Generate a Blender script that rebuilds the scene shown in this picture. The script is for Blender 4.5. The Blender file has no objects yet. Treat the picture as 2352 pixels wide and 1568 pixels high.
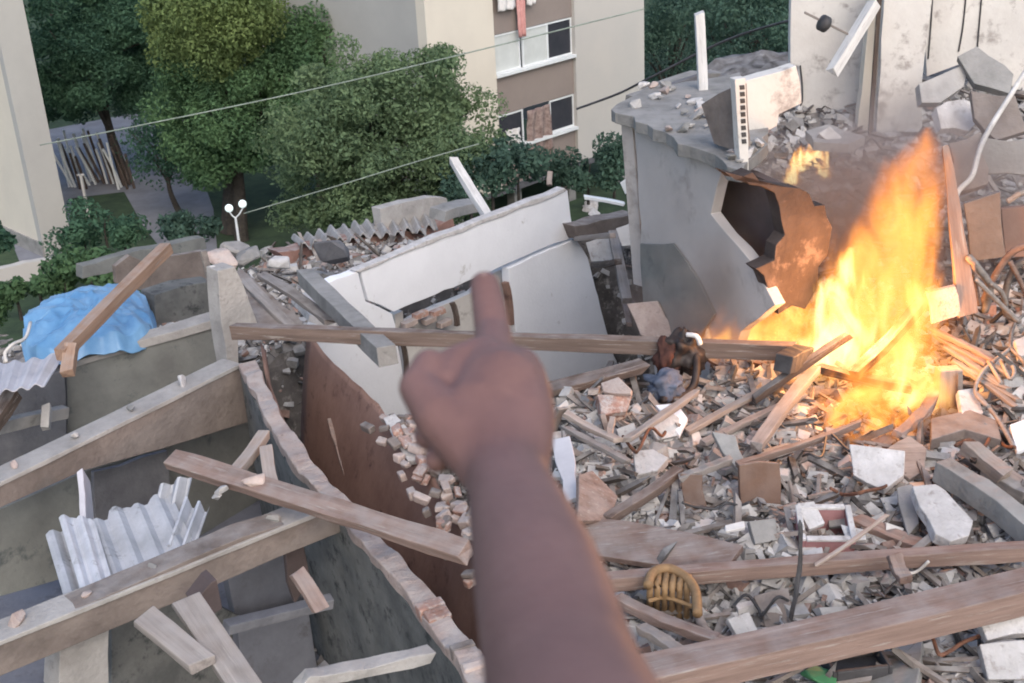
import bpy, bmesh, math, random
import numpy as np
from mathutils import Vector, Matrix, noise as mnoise

# ------------------------------------------------------------------ scene, camera, light
sc = bpy.context.scene
COL = sc.collection
R_ = math.radians
PITCH, ROLL, FPX = R_(24.29), R_(3.07), 2900.0
CAM = Vector((0, 0, 12))
FWD = Vector((0, math.cos(PITCH), -math.sin(PITCH)))
_U0 = Vector((0, math.sin(PITCH), math.cos(PITCH)))
RGT = Vector((1, 0, 0)) * math.cos(ROLL) - _U0 * math.sin(ROLL)
UPV = _U0 * math.cos(ROLL) + Vector((1, 0, 0)) * math.sin(ROLL)

cd = bpy.data.cameras.new('camera')
cam = bpy.data.objects.new('camera', cd)
COL.objects.link(cam)
cam.matrix_world = Matrix(((RGT.x, UPV.x, -FWD.x, CAM.x), (RGT.y, UPV.y, -FWD.y, CAM.y),
                           (RGT.z, UPV.z, -FWD.z, CAM.z), (0, 0, 0, 1)))
cd.sensor_width = 36
cd.lens = 36 * FPX / 2352
cd.clip_start = 0.05
cd.clip_end = 2000
cd.dof.use_dof = True
cd.dof.focus_distance = 11
cd.dof.aperture_fstop = 9.0
sc.camera = cam

SUN_EL, SUN_AZ = R_(42), R_(165)             # azimuth clockwise from +Y: behind the viewer
wd = bpy.data.worlds.new('World')
sc.world = wd
wd.use_nodes = True
nt = wd.node_tree
sky = nt.nodes.new('ShaderNodeTexSky')
sky.sky_type = 'NISHITA'
sky.sun_disc = False
sky.sun_elevation = SUN_EL
sky.sun_rotation = SUN_AZ
sky.air_density = 1.0
sky.dust_density = 2.5
bgn = nt.nodes['Background']
bgn.inputs['Strength'].default_value = 0.15
nt.links.new(sky.outputs[0], bgn.inputs['Color'])
sl = bpy.data.lights.new('sun', 'SUN')
sl.energy = 0.75
sl.angle = R_(60)
sl.color = (1.0, 0.95, 0.87)
sun = bpy.data.objects.new('sun', sl)
COL.objects.link(sun)
sdir = Vector((math.sin(SUN_AZ) * math.cos(SUN_EL), math.cos(SUN_AZ) * math.cos(SUN_EL), math.sin(SUN_EL)))
sun.rotation_euler = (-sdir).to_track_quat('-Z', 'Y').to_euler()
sc.view_settings.view_transform = 'Standard'
sc.view_settings.look = 'None'
sc.view_settings.gamma = 1
sc.view_settings.exposure = 0.85
sc.render.engine = 'CYCLES'
sc.cycles.volume_step_rate = 0.45
sc.cycles.volume_max_steps = 128
sc.cycles.use_adaptive_sampling = True
sc.cycles.adaptive_threshold = 0.03
sc.cycles.max_bounces = 8
sc.cycles.use_denoising = True
sc.cycles.filter_width = 1.9
sc.cycles.sample_clamp_indirect = 4

RNG = random.Random(11)

# ------------------------------------------------------------------ where a pixel's ray meets the place
def ray(u, v):
    d = FWD + RGT * ((u - 1176) / FPX) + UPV * ((784 - v) / FPX)
    return d / d.y
def P(u, v, Y): return CAM + ray(u, v) * Y
def PZ(u, v, z):
    d = ray(u, v)
    return CAM + d * ((z - CAM.z) / d.z)
def PP(u, v, pl):
    d = ray(u, v)
    return CAM + d * ((pl[0] - CAM).dot(pl[1]) / d.dot(pl[1]))
def DD(u, v, dep):
    return CAM + (FWD + RGT * ((u - 1176) / FPX) + UPV * ((784 - v) / FPX)) * dep
def depth(p): return (p - CAM).dot(FWD)
def px(n, p): return n * depth(p) / FPX          # so many photo pixels, in metres at p
E1 = Vector((0.7165, 0.6976, 0))
E2 = Vector((-0.6976, 0.7165, 0))
UP = Vector((0, 0, 1))
def facing(pt, n):
    n = n.normalized()
    return (pt, n if n.dot(CAM - pt) > 0 else -n)
def vplane(pt, d): return facing(pt, d.cross(UP))
def hplane(z): return (Vector((0, 0, z)), Vector((0, 0, 1)))
def tplane(a, b, c): return facing(a, (b - a).cross(c - a))
def sstep(a, b, t):
    t = min(1, max(0, (t - a) / (b - a)))
    return t * t * (3 - 2 * t)
def lerp(a, b, t): return a + (b - a) * t

WA, WB = PZ(830, 620, 6.2), PZ(1305, 440, 6.2)      # ends of the white wall's top
_wd = Vector((WB.x - WA.x, WB.y - WA.y)).normalized()
def terr(x, y):
    """height of the slope: rubble terrace on one side, sunken rooms on the other, falling to the yard"""
    low = lerp(5.0, -2.0, sstep(19, 31, y + max(0, -x - 3) * 0.9))
    al = (x - WA.x) * _wd.x + (y - WA.y) * _wd.y; ac = (x - WA.x) * _wd.y - (y - WA.y) * _wd.x
    low = lerp(low, 2.1, sstep(-2.3, -1.6, al) * (1 - sstep(5.4, 6.0, al)) * sstep(-1.1, -0.55, ac))
    pit = lerp(4.6, low, sstep(9, 13, y))
    left = pit if x < -0.6 else lerp(pit, low, sstep(-0.6, 0.2, x))
    yb = lerp(9.3, 16.5, sstep(1.6, 2.3, x))
    ht = 7.25 + 0.17 * max(0, y - 9.4) * sstep(1.5, 3.0, x) + 0.03 * max(0, x - 2)
    m = sstep(-0.05, 0.35, x) * (1 - sstep(yb, yb + 0.9, y))
    return lerp(left, ht, m) + 0.10 * mnoise.noise((x * 0.9, y * 0.9, 3)) + 0.05 * mnoise.noise((x * 2.7, y * 2.7, 7))
def PG(u, v, lift=0.0):
    d = ray(u, v)
    y = 3.0
    while y < 60:
        p = CAM + d * y
        if p.z < terr(p.x, p.y) + lift:
            lo, hi = y - 0.1, y
            for _ in range(12):
                m = (lo + hi) / 2
                q = CAM + d * m
                if q.z < terr(q.x, q.y) + lift: hi = m
                else: lo = m
            return CAM + d * hi
        y += 0.1
    return CAM + d * y

# ------------------------------------------------------------------ materials
MATS = {}
def material(name, c1, c2=None, scale=3.0, rough=0.9, bump=0.3, bscale=30.0, spec=0.2, stretch=(1, 1, 1), speck=None, vary=0.12,
             island=0.0, trans=0.0, coords='Object', speck_at=0.62, dust=0.0):
    m = bpy.data.materials.new(name)
    m.use_nodes = True
    N, L = m.node_tree.nodes, m.node_tree.links
    b = N['Principled BSDF']
    b.inputs['Roughness'].default_value = rough
    b.inputs['Specular IOR Level'].default_value = spec
    tc = N.new('ShaderNodeTexCoord')
    mp = N.new('ShaderNodeMapping')
    mp.inputs['Scale'].default_value = stretch
    L.new(tc.outputs[coords], mp.inputs['Vector'])
    c2 = c2 or tuple(x * 0.72 for x in c1)
    n1 = N.new('ShaderNodeTexNoise'); n1.inputs['Scale'].default_value = scale; n1.inputs['Detail'].default_value = 9
    n1.inputs['Roughness'].default_value = 0.65
    L.new(mp.outputs[0], n1.inputs['Vector'])
    rp = N.new('ShaderNodeValToRGB')
    rp.color_ramp.elements[0].position = 0.36; rp.color_ramp.elements[0].color = (*c2, 1)
    rp.color_ramp.elements[1].position = 0.62; rp.color_ramp.elements[1].color = (*c1, 1)
    L.new(n1.outputs['Fac'], rp.inputs['Fac'])
    col = rp.outputs['Color']
    if speck:
        n3 = N.new('ShaderNodeTexNoise'); n3.inputs['Scale'].default_value = scale * 2.3; n3.inputs['Detail'].default_value = 12
        n3.inputs['Roughness'].default_value = 0.7
        mp3 = N.new('ShaderNodeMapping'); mp3.inputs['Location'].default_value = (5, 3, 1)
        mp3.inputs['Scale'].default_value = stretch
        L.new(tc.outputs[coords], mp3.inputs['Vector'])
        L.new(mp3.outputs[0], n3.inputs['Vector'])
        r3 = N.new('ShaderNodeValToRGB')
        r3.color_ramp.elements[0].position = speck_at - 0.07; r3.color_ramp.elements[0].color = (0, 0, 0, 1)
        r3.color_ramp.elements[1].position = speck_at + 0.04; r3.color_ramp.elements[1].color = (1, 1, 1, 1)
        L.new(n3.outputs['Fac'], r3.inputs['Fac'])
        mx = N.new('ShaderNodeMixRGB'); mx.inputs['Color2'].default_value = (*speck, 1)
        L.new(r3.outputs[0], mx.inputs['Fac']); L.new(col, mx.inputs['Color1'])
        col = mx.outputs[0]
    if vary or island:
        hv = N.new('ShaderNodeHueSaturation')
        mr = N.new('ShaderNodeMapRange')
        k = island or vary
        mr.inputs['To Min'].default_value = 1 - k; mr.inputs['To Max'].default_value = 1 + k
        if island:
            g = N.new('ShaderNodeNewGeometry'); L.new(g.outputs['Random Per Island'], mr.inputs['Value'])
        else:
            g = N.new('ShaderNodeObjectInfo'); L.new(g.outputs['Random'], mr.inputs['Value'])
        L.new(mr.outputs[0], hv.inputs['Value']); L.new(col, hv.inputs['Color'])
        col = hv.outputs[0]
    if dust:            # settled plaster dust on what faces up
        gn = N.new('ShaderNodeNewGeometry'); sp = N.new('ShaderNodeSeparateXYZ'); L.new(gn.outputs['True Normal'], sp.inputs[0])
        mz = N.new('ShaderNodeMapRange'); mz.inputs['From Min'].default_value = 0.25; mz.inputs['From Max'].default_value = 0.9; L.new(sp.outputs['Z'], mz.inputs['Value'])
        nd = N.new('ShaderNodeTexNoise'); nd.inputs['Scale'].default_value = 7; nd.inputs['Detail'].default_value = 6; L.new(gn.outputs['Position'], nd.inputs['Vector'])
        md = N.new('ShaderNodeMapRange'); md.inputs['From Min'].default_value = 0.35; md.inputs['From Max'].default_value = 0.65; md.inputs['To Max'].default_value = dust; L.new(nd.outputs['Fac'], md.inputs['Value'])
        mm_ = N.new('ShaderNodeMath'); mm_.operation = 'MULTIPLY'; L.new(mz.outputs[0], mm_.inputs[0]); L.new(md.outputs[0], mm_.inputs[1])
        dx_ = N.new('ShaderNodeMixRGB'); dx_.inputs['Color2'].default_value = (0.365, 0.35, 0.338, 1)
        L.new(mm_.outputs[0], dx_.inputs['Fac']); L.new(col, dx_.inputs['Color1']); col = dx_.outputs[0]
    L.new(col, b.inputs['Base Color'])
    if bump:
        n2 = N.new('ShaderNodeTexNoise'); n2.inputs['Scale'].default_value = bscale; n2.inputs['Detail'].default_value = 6
        L.new(mp.outputs[0], n2.inputs['Vector'])
        bp = N.new('ShaderNodeBump'); bp.inputs['Strength'].default_value = bump; bp.inputs['Distance'].default_value = 0.02
        L.new(n2.outputs['Fac'], bp.inputs['Height']); L.new(bp.outputs[0], b.inputs['Normal'])
    if trans:
        t = N.new('ShaderNodeBsdfTranslucent'); L.new(col, t.inputs['Color'])
        ms = N.new('ShaderNodeMixShader'); ms.inputs[0].default_value = trans
        L.new(b.outputs[0], ms.inputs[1]); L.new(t.outputs[0], ms.inputs[2])
        L.new(ms.outputs[0], N['Material Output'].inputs['Surface'])
    MATS[name] = m
    return m

material('plaster', (0.82, 0.825, 0.85), (0.76, 0.765, 0.79), 1.2, 0.85, 0.15, 25, speck=(0.42, 0.40, 0.37), speck_at=0.70, vary=0.04)
material('plaster_chunk', (0.56, 0.54, 0.53), (0.42, 0.40, 0.385), 6, 0.9, 0.5, 30, speck=(0.3, 0.27, 0.25), vary=0.15, dust=0.4)
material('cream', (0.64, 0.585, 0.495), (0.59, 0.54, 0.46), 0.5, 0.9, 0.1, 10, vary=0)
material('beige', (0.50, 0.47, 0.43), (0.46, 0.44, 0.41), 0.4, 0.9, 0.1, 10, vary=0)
material('greige_shade', (0.42, 0.41, 0.385), (0.38, 0.37, 0.35), 0.4, 0.9, 0.1, 10, vary=0)  # cream walls greyed to stand for their shaded faces
material('taupe', (0.27, 0.225, 0.20), (0.24, 0.20, 0.18), 0.6, 0.9, 0.1, 10, vary=0)
material('concrete', (0.29, 0.28, 0.265), (0.19, 0.185, 0.175), 2.2, 0.95, 0.5, 24, speck=(0.15, 0.145, 0.135), speck_at=0.66, dust=0.4)
material('concrete_warm', (0.215, 0.18, 0.16), (0.135, 0.112, 0.10), 2.2, 0.95, 0.5, 24, speck=(0.17, 0.14, 0.13), speck_at=0.66, dust=0.4)
material('concrete_pale', (0.40, 0.38, 0.36), (0.29, 0.275, 0.26), 3, 0.95, 0.5, 28, speck=(0.25, 0.23, 0.22), speck_at=0.66)
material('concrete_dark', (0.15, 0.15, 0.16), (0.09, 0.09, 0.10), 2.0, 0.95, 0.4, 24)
material('stained_wall', (0.22, 0.225, 0.21), (0.15, 0.152, 0.145), 1.4, 0.95, 0.3, 20, speck=(0.10, 0.11, 0.11), speck_at=0.63)
material('mould_wall', (0.155, 0.155, 0.148), (0.09, 0.092, 0.09), 2.4, 0.95, 0.4, 20, speck=(0.05, 0.053, 0.053), speck_at=0.60)
material('floor_grey', (0.16, 0.165, 0.19), (0.11, 0.113, 0.13), 1.5, 0.9, 0.3, 20, speck=(0.1, 0.1, 0.11))
material('house_wall', (0.50, 0.46, 0.435), (0.42, 0.385, 0.365), 1.0, 0.9, 0.2, 14, speck=(0.33, 0.295, 0.275), speck_at=0.62, vary=0)
material('ochre_paint', (0.62, 0.595, 0.56), (0.54, 0.51, 0.48), 1.6, 0.9, 0.3, 14, speck=(0.34, 0.31, 0.29), speck_at=0.62, vary=0.04)
material('brown_paint', (0.27, 0.17, 0.135), (0.20, 0.12, 0.095), 1.8, 0.75, 0.25, 18, speck=(0.10, 0.06, 0.05), speck_at=0.65, vary=0.05)
material('brown_board', (0.17, 0.105, 0.075), (0.115, 0.07, 0.052), 2.5, 0.8, 0.25, 18, dust=0.6)
material('dark_board', (0.115, 0.088, 0.085), (0.08, 0.062, 0.06), 2.5, 0.85, 0.25, 18)
W = dict(scale=2.2, rough=0.85, bump=0.35, bscale=22, stretch=(0.5, 9, 9), speck=(0.33, 0.30, 0.275), speck_at=0.64, dust=0.35)
material('soot_wall', (0.085, 0.066, 0.06), (0.05, 0.038, 0.035), 2.0, 0.95, 0.6, 14, speck=(0.13, 0.10, 0.09), speck_at=0.62)
material('wood', (0.185, 0.135, 0.112), (0.11, 0.08, 0.066), vary=0.18, **W)
material('wood_pink', (0.255, 0.18, 0.15), (0.16, 0.11, 0.092), vary=0.12, **W)
material('wood_pale', (0.38, 0.31, 0.265), (0.26, 0.205, 0.17), vary=0.15, **W)
material('wood_grey', (0.27, 0.24, 0.22), (0.17, 0.15, 0.138), vary=0.15, **W)
material('wood_dark', (0.12, 0.09, 0.075), (0.07, 0.053, 0.045), vary=0.2, **W)
material('wood_orange', (0.36, 0.235, 0.165), (0.26, 0.165, 0.115), vary=0.05, **W)
material('white_wood', (0.70, 0.68, 0.66), (0.55, 0.53, 0.51), vary=0.05, **W)
material('brick', (0.36, 0.215, 0.17), (0.26, 0.15, 0.12), 7, 0.95, 0.6, 40, speck=(0.42, 0.36, 0.33), speck_at=0.55, vary=0.22, dust=0.6)
material('brick_pale', (0.46, 0.375, 0.335), (0.35, 0.27, 0.24), 7, 0.95, 0.6, 40, speck=(0.26, 0.19, 0.16), speck_at=0.64, vary=0.18, dust=0.6)
material('red_wall', (0.30, 0.175, 0.145), (0.20, 0.12, 0.10), 2.5, 0.95, 0.4, 20, speck=(0.42, 0.36, 0.32), speck_at=0.66, dust=0.6)
material('soil', (0.15, 0.135, 0.125), (0.06, 0.054, 0.05), 1.6, 1.0, 1.0, 12, speck=(0.36, 0.33, 0.30), vary=0, dust=0.6)  # kept dark so gaps in the rubble look shaded
material('fragment', (0.36, 0.345, 0.33), (0.23, 0.22, 0.21), 9, 1.0, 0.5, 40, island=0.5, vary=0, dust=0.6)
material('fragment_white', (0.50, 0.485, 0.475), (0.40, 0.385, 0.37), 9, 1.0, 0.4, 40, island=0.22, vary=0)
material('fragment_brick', (0.36, 0.235, 0.195), (0.26, 0.165, 0.135), 9, 1.0, 0.5, 40, island=0.35, vary=0, dust=0.6)
material('fragment_wood', (0.20, 0.17, 0.15), (0.12, 0.10, 0.088), 9, 1.0, 0.4, 40, island=0.5, vary=0, dust=0.6)
material('fragment_dark', (0.10, 0.09, 0.085), (0.05, 0.045, 0.043), 9, 1.0, 0.4, 40, island=0.4, vary=0, dust=0.6)
material('grass', (0.055, 0.085, 0.045), (0.032, 0.05, 0.032), 1.2, 1.0, 0.8, 9, vary=0)
material('paving', (0.23, 0.235, 0.26), (0.17, 0.172, 0.19), 0.8, 0.9, 0.3, 10, vary=0)
material('fibre_cement', (0.56, 0.57, 0.60), (0.40, 0.41, 0.43), 2.5, 0.85, 0.25, 24, speck=(0.24, 0.24, 0.24), speck_at=0.66)
material('sheet_pale', (0.55, 0.54, 0.57), (0.44, 0.43, 0.46), 2.0, 0.7, 0.15, 20)
material('tarp', (0.17, 0.33, 0.52), (0.09, 0.23, 0.42), 2.0, 0.35, 0.25, 9, spec=0.5, vary=0.0)
material('metal_white', (0.72, 0.74, 0.74), (0.62, 0.64, 0.64), 3, 0.5, 0.05, 20, spec=0.4, vary=0)
material('metal_dark', (0.06, 0.058, 0.06), (0.035, 0.033, 0.034), 6, 0.6, 0.2, 30, spec=0.4)
material('rust', (0.20, 0.095, 0.06), (0.10, 0.055, 0.04), 9, 0.85, 0.4, 40)
material('cable', (0.26, 0.30, 0.25), None, 3, 0.7, 0.0, vary=0.1)
material('cable_white', (0.66, 0.62, 0.57), None, 3, 0.7, 0.0, vary=0.05)
material('cloth_white', (0.68, 0.66, 0.64), (0.55, 0.53, 0.52), 4, 0.95, 0.4, 10, vary=0)
material('cloth_pink', (0.60, 0.33, 0.31), (0.50, 0.24, 0.22), 4, 0.95, 0.3, 10, vary=0)
material('cloth_brown', (0.31, 0.24, 0.215), (0.16, 0.11, 0.10), 7, 0.95, 0.4, 10, vary=0)
material('cloth_blue', (0.12, 0.14, 0.19), (0.06, 0.075, 0.105), 7, 0.95, 0.5, 14, vary=0)
material('felt', (0.095, 0.075, 0.078), (0.06, 0.047, 0.05), 5, 0.95, 0.5, 20, vary=0)
material('bag_dark', (0.040, 0.028, 0.024), (0.022, 0.016, 0.014), 5, 0.6, 0.5, 14, spec=0.4, vary=0)
material('rag_red', (0.09, 0.04, 0.032), (0.05, 0.025, 0.02), 5, 0.9, 0.5, 14, vary=0)
material('glass_dark', (0.045, 0.045, 0.055), (0.035, 0.036, 0.045), 2, 0.15, 0.0, spec=0.5, vary=0)
material('glass_frost', (0.58, 0.60, 0.58), (0.50, 0.52, 0.50), 1.5, 0.5, 0.0, spec=0.4, vary=0)
material('wicker', (0.29, 0.185, 0.095), (0.19, 0.12, 0.065), 6, 0.6, 0.3, 30, vary=0.1)
material('pink_box', (0.45, 0.24, 0.24), (0.34, 0.17, 0.17), 4, 0.8, 0.2, 20, vary=0)
material('green_plastic', (0.07, 0.22, 0.10), (0.05, 0.15, 0.07), 4, 0.5, 0.2, 14, vary=0)
material('ember_ash', (0.14, 0.10, 0.09), (0.05, 0.04, 0.04), 9, 1.0, 0.6, 30)
material('skin', (0.195, 0.107, 0.095), (0.150, 0.080, 0.072), 9, 0.62, 0.10, 160, spec=0.35, vary=0, coords='Object')
material('nail', (0.30, 0.21, 0.19), (0.27, 0.19, 0.17), 9, 0.45, 0, spec=0.4, vary=0)
material('bark', (0.075, 0.065, 0.055), (0.045, 0.040, 0.036), 6, 1.0, 0.8, 20, vary=0)
def leafmat(n, c, c2): material(n, c, c2, 0.45, 0.6, 0.0, island=0.22, vary=0, trans=0.4, spec=0.1)
leafmat('leaf_dark', (0.094, 0.18, 0.106), (0.051, 0.11, 0.075))
leafmat('leaf_mid', (0.128, 0.217, 0.098), (0.068, 0.133, 0.069))
leafmat('leaf_round', (0.18, 0.251, 0.129), (0.115, 0.173, 0.094))
leafmat('leaf_sun_tint', (0.19, 0.25, 0.09), (0.10, 0.15, 0.062))  # sunlight on one tree, put into its leaf colour
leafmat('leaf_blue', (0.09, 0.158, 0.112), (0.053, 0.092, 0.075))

def glow(name, c, s):
    m = bpy.data.materials.new(name); m.use_nodes = True
    b = m.node_tree.nodes['Principled BSDF']
    b.inputs['Base Color'].default_value = (*c, 1)
    b.inputs['Emission Color'].default_value = (*c, 1); b.inputs['Emission Strength'].default_value = s
    MATS[name] = m
glow('lamp_globe', (0.78, 0.88, 0.86), 0.35)
glow('ember', (1.0, 0.30, 0.06), 2.6)

# ------------------------------------------------------------------ builders
def mk(name, verts, faces, mat, parent=None, smooth=False, bevel=0.0, origin=None):
    me = bpy.data.meshes.new(name)
    if origin is None and parent is None:
        origin = Vector((0, 0, 0))
        for v in verts: origin += Vector(v)
        origin /= max(1, len(verts))
        origin.z = min(v[2] for v in verts)
    o = bpy.data.objects.new(name, me)
    if parent is not None:
        origin = parent.location if parent.parent is None else parent.location + parent.parent.location
        o.parent = parent
        o.location = (0, 0, 0)
    else:
        o.location = origin
    me.from_pydata([(v[0] - origin[0], v[1] - origin[1], v[2] - origin[2]) for v in verts], [], faces)
    me.update()
    bm = bmesh.new(); bm.from_mesh(me); bmesh.ops.recalc_face_normals(bm, faces=bm.faces); bm.to_mesh(me); bm.free()
    for m in (mat if isinstance(mat, (list, tuple)) else [mat]): me.materials.append(MATS[m])
    if smooth:
        for p in me.polygons: p.use_smooth = True
    if bevel:
        b = o.modifiers.new('bevel', 'BEVEL'); b.width = bevel; b.segments = 2; b.limit_method = 'ANGLE'; b.angle_limit = R_(35)
    COL.objects.link(o)
    return o
def tag(o, label, cat, group=None, kind=None):
    o['label'] = label; o['category'] = cat
    if group: o['group'] = group
    o['kind'] = kind or 'thing'
    return o
def struct(o): o['kind'] = 'structure'; return o
def thing(name, loc, label, cat, group=None):
    o = bpy.data.objects.new(name, None); o.location = loc; o.empty_display_size = 0.1
    COL.objects.link(o)
    return tag(o, label, cat, group)

class MB:
    def __init__(s): s.v, s.f = [], []
    def add(s, v, f):
        n = len(s.v); s.v += [tuple(x) for x in v]; s.f += [tuple(i + n for i in q) for q in f]; return s
    def box(s, c, ax, ay, az):
        c = Vector(c)
        pts = [c + sx * ax + sy * ay + sz * az for sx in (-1, 1) for sy in (-1, 1) for sz in (-1, 1)]
        return s.add(pts, [(0, 1, 3, 2), (4, 6, 7, 5), (0, 4, 5, 1), (2, 3, 7, 6), (0, 2, 6, 4), (1, 5, 7, 3)])
    def bar(s, a, b, w, h, up=UP, segs=1, warp=0.0, jag=0.0, rnd=None, taper=1.0, roll=0.0):
        a, b = Vector(a), Vector(b); d = (b - a).normalized()
        side = d.cross(up)
        side = side.normalized() if side.length > 1e-4 else Vector((1, 0, 0))
        nn = side.cross(d).normalized()
        if roll:
            q = Matrix.Rotation(roll, 3, d); side = q @ side; nn = q @ nn
        rnd = rnd or RNG; V, F = [], []
        bow = (rnd.uniform(-1, 1) * warp, rnd.uniform(-1, 1) * warp)
        for i in range(segs + 1):
            t = i / segs
            c = a.lerp(b, t) + side * bow[0] * math.sin(math.pi * t) + nn * bow[1] * math.sin(math.pi * t)
            k = lerp(1, taper, t)
            for sx, sy in ((-1, -1), (1, -1), (1, 1), (-1, 1)):
                e = d * (rnd.uniform(-jag, jag) if i in (0, segs) else 0)
                j = warp * 0.25
                V.append(c + side * (sx * w / 2 * k + rnd.uniform(-j, j)) + nn * (sy * h / 2 * k + rnd.uniform(-j, j)) + e)
        for i in range(segs):
            for k in range(4):
                F.append((4 * i + k, 4 * i + (k + 1) % 4, 4 * i + 4 + (k + 1) % 4, 4 * i + 4 + k))
        F += [(3, 2, 1, 0), tuple(4 * segs + k for k in range(4))]
        return s.add(V, F)
    def tube(s, pts, rad, n=8):
        pts = [Vector(p) for p in pts]
        if not isinstance(rad, (list, tuple)): rad = [rad] * len(pts)
        V, F = [], []
        ref = Vector((0.31, 0.2, 0.93))
        for i, p in enumerate(pts):
            d = (pts[min(i + 1, len(pts) - 1)] - pts[max(i - 1, 0)]).normalized()
            x = d.cross(ref).normalized(); y = d.cross(x)
            for k in range(n):
                a = 2 * math.pi * k / n
                V.append(p + x * (rad[i] * math.cos(a)) + y * (rad[i] * math.sin(a)))
        for i in range(len(pts) - 1):
            for k in range(n):
                F.append((i * n + k, i * n + (k + 1) % n, (i + 1) * n + (k + 1) % n, (i + 1) * n + k))
        F += [tuple(range(n - 1, -1, -1)), tuple((len(pts) - 1) * n + k for k in range(n))]
        return s.add(V, F)
    def grid(s, rows, thick=None, off=None):
        """a sheet from rows of points, closed with a thickness along off"""
        n, m = len(rows), len(rows[0])
        V = [Vector(p) for r in rows for p in r]
        F = [(i * m + j, i * m + j + 1, (i + 1) * m + j + 1, (i + 1) * m + j) for i in range(n - 1) for j in range(m - 1)]
        if thick:
            k = len(V)
            V += [p + off * thick for p in V]
            F += [tuple(k + q for q in reversed(f)) for f in F]
            bd = [(0, j) for j in range(m)] + [(i, m - 1) for i in range(1, n)] + [(n - 1, j) for j in range(m - 2, -1, -1)] + [(i, 0) for i in range(n - 2, 0, -1)]
            idx = [i * m + j for i, j in bd]
            for a in range(len(idx)):
                p, q = idx[a], idx[(a + 1) % len(idx)]
                F.append((p, p + k, q + k, q))
        return s.add(V, F)
    def build(s, name, mat, parent=None, **kw): return mk(name, s.v, s.f, mat, parent, **kw)

def spline(pts, n=6):
    pts = [Vector(p) for p in pts]; out = []
    for i in range(len(pts) - 1):
        p0, p1, p2, p3 = pts[max(i - 1, 0)], pts[i], pts[i + 1], pts[min(i + 2, len(pts) - 1)]
        for k in range(n):
            t = k / n
            out.append(0.5 * (2 * p1 + (p2 - p0) * t + (2 * p0 - 5 * p1 + 4 * p2 - p3) * t * t + (3 * p1 - p0 - 3 * p2 + p3) * t ** 3))
    return out + [pts[-1]]

def poly_solid(pts, n, thick, jag=0.0, step=0.25, seed=1):
    """a flat outline in space given a thickness behind it, with a broken edge"""
    r = random.Random(seed); out = []
    pts = [Vector(p) for p in pts]
    c = sum(pts, Vector()) / len(pts)
    for i, a in enumerate(pts):
        b = pts[(i + 1) % len(pts)]
        k = max(1, int((b - a).length / step)) if jag else 1
        for j in range(k):
            p = a.lerp(b, j / k)
            if jag:
                inw = (b - a).normalized().cross(n)
                p = p + inw * r.uniform(-jag, jag) * (1.0 if j else 0.4) + (b - a).normalized() * (r.uniform(-0.2, 0.2) * step if j else 0)
            out.append(p)
    m = len(out)
    V = out + [p - n * thick * r.uniform(0.9, 1.1) for p in out]
    F = [tuple(range(m)), tuple(range(2 * m - 1, m - 1, -1))] + [(i, i + m, (i + 1) % m + m, (i + 1) % m) for i in range(m)]
    return V, F
def slab(name, label, cat, pix, plane, thick, mat, jag=0.0, step=0.25, seed=1, parent=None, bevel=0.006, group=None):
    pts = [PP(u, v, plane) for u, v in pix]
    V, F = poly_solid(pts, plane[1], thick, jag, step, seed)
    o = mk(name, V, F, mat, parent, bevel=bevel)
    if label: tag(o, label, cat, group)
    return o
def beam(name, label, cat, a, b, w, h, mat, warp=0.02, jag=0.02, seed=1, parent=None, up=UP, segs=6, taper=1.0, roll=0.0, group=None, bevel=0.006):
    """a timber or bar between two points; its own mesh runs along local X so the grain follows it"""
    a, b = Vector(a), Vector(b); d = (b - a); L = d.length; d.normalize()
    side = up.cross(d)
    side = side.normalized() if side.length > 1e-4 else Vector((0, 1, 0))
    nn = d.cross(side)
    m = MB().bar((0, 0, 0), (L, 0, 0), w, h, segs=segs, warp=warp, jag=jag, rnd=random.Random(seed), taper=taper, roll=roll)
    o = mk(name, m.v, m.f, mat, None, bevel=bevel, origin=Vector((0, 0, 0)))
    o.matrix_world = Matrix(((d.x, side.x, nn.x, a.x), (d.y, side.y, nn.y, a.y), (d.z, side.z, nn.z, a.z), (0, 0, 0, 1)))
    if parent is not None:
        o.parent = parent; o.matrix_parent_inverse = Matrix.Translation(-parent.location)
    if label: tag(o, label, cat, group)
    return o
def hull_mesh(seed, s, n=14, flat=1.0):
    r = random.Random(seed); bm = bmesh.new()
    for _ in range(n):
        p = Vector((r.uniform(-1, 1), r.uniform(-1, 1), r.uniform(-1, 1)))
        if flat >= 1: p = p.normalized() * r.uniform(0.75, 1)
        else:
            q = Vector((p.x, p.y, 0)).normalized() * r.uniform(0.7, 1); p = Vector((q.x, q.y, r.choice((-1, 1))))
        bm.verts.new((p.x * s[0], p.y * s[1], p.z * s[2]))
    bmesh.ops.convex_hull(bm, input=bm.verts)
    for v in [v for v in bm.verts if not v.link_faces]: bm.verts.remove(v)
    me = bpy.data.meshes.new('chunk'); bm.to_mesh(me); bm.free()
    return me
def chunk(name, label, cat, p, size, mat, seed, rot=None, flat=1.0, group=None, n=14):
    me = hull_mesh(seed, size, n, flat); me.materials.append(MATS[mat])
    o = bpy.data.objects.new(name, me); COL.objects.link(o)
    o.location = p; r = random.Random(seed + 5)
    o.rotation_euler = rot if rot else (r.uniform(-.6, .6), r.uniform(-.6, .6), r.uniform(0, 6.28))
    b = o.modifiers.new('bevel', 'BEVEL'); b.width = min(size) * 0.12; b.segments = 1
    return tag(o, label, cat, group)

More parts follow.
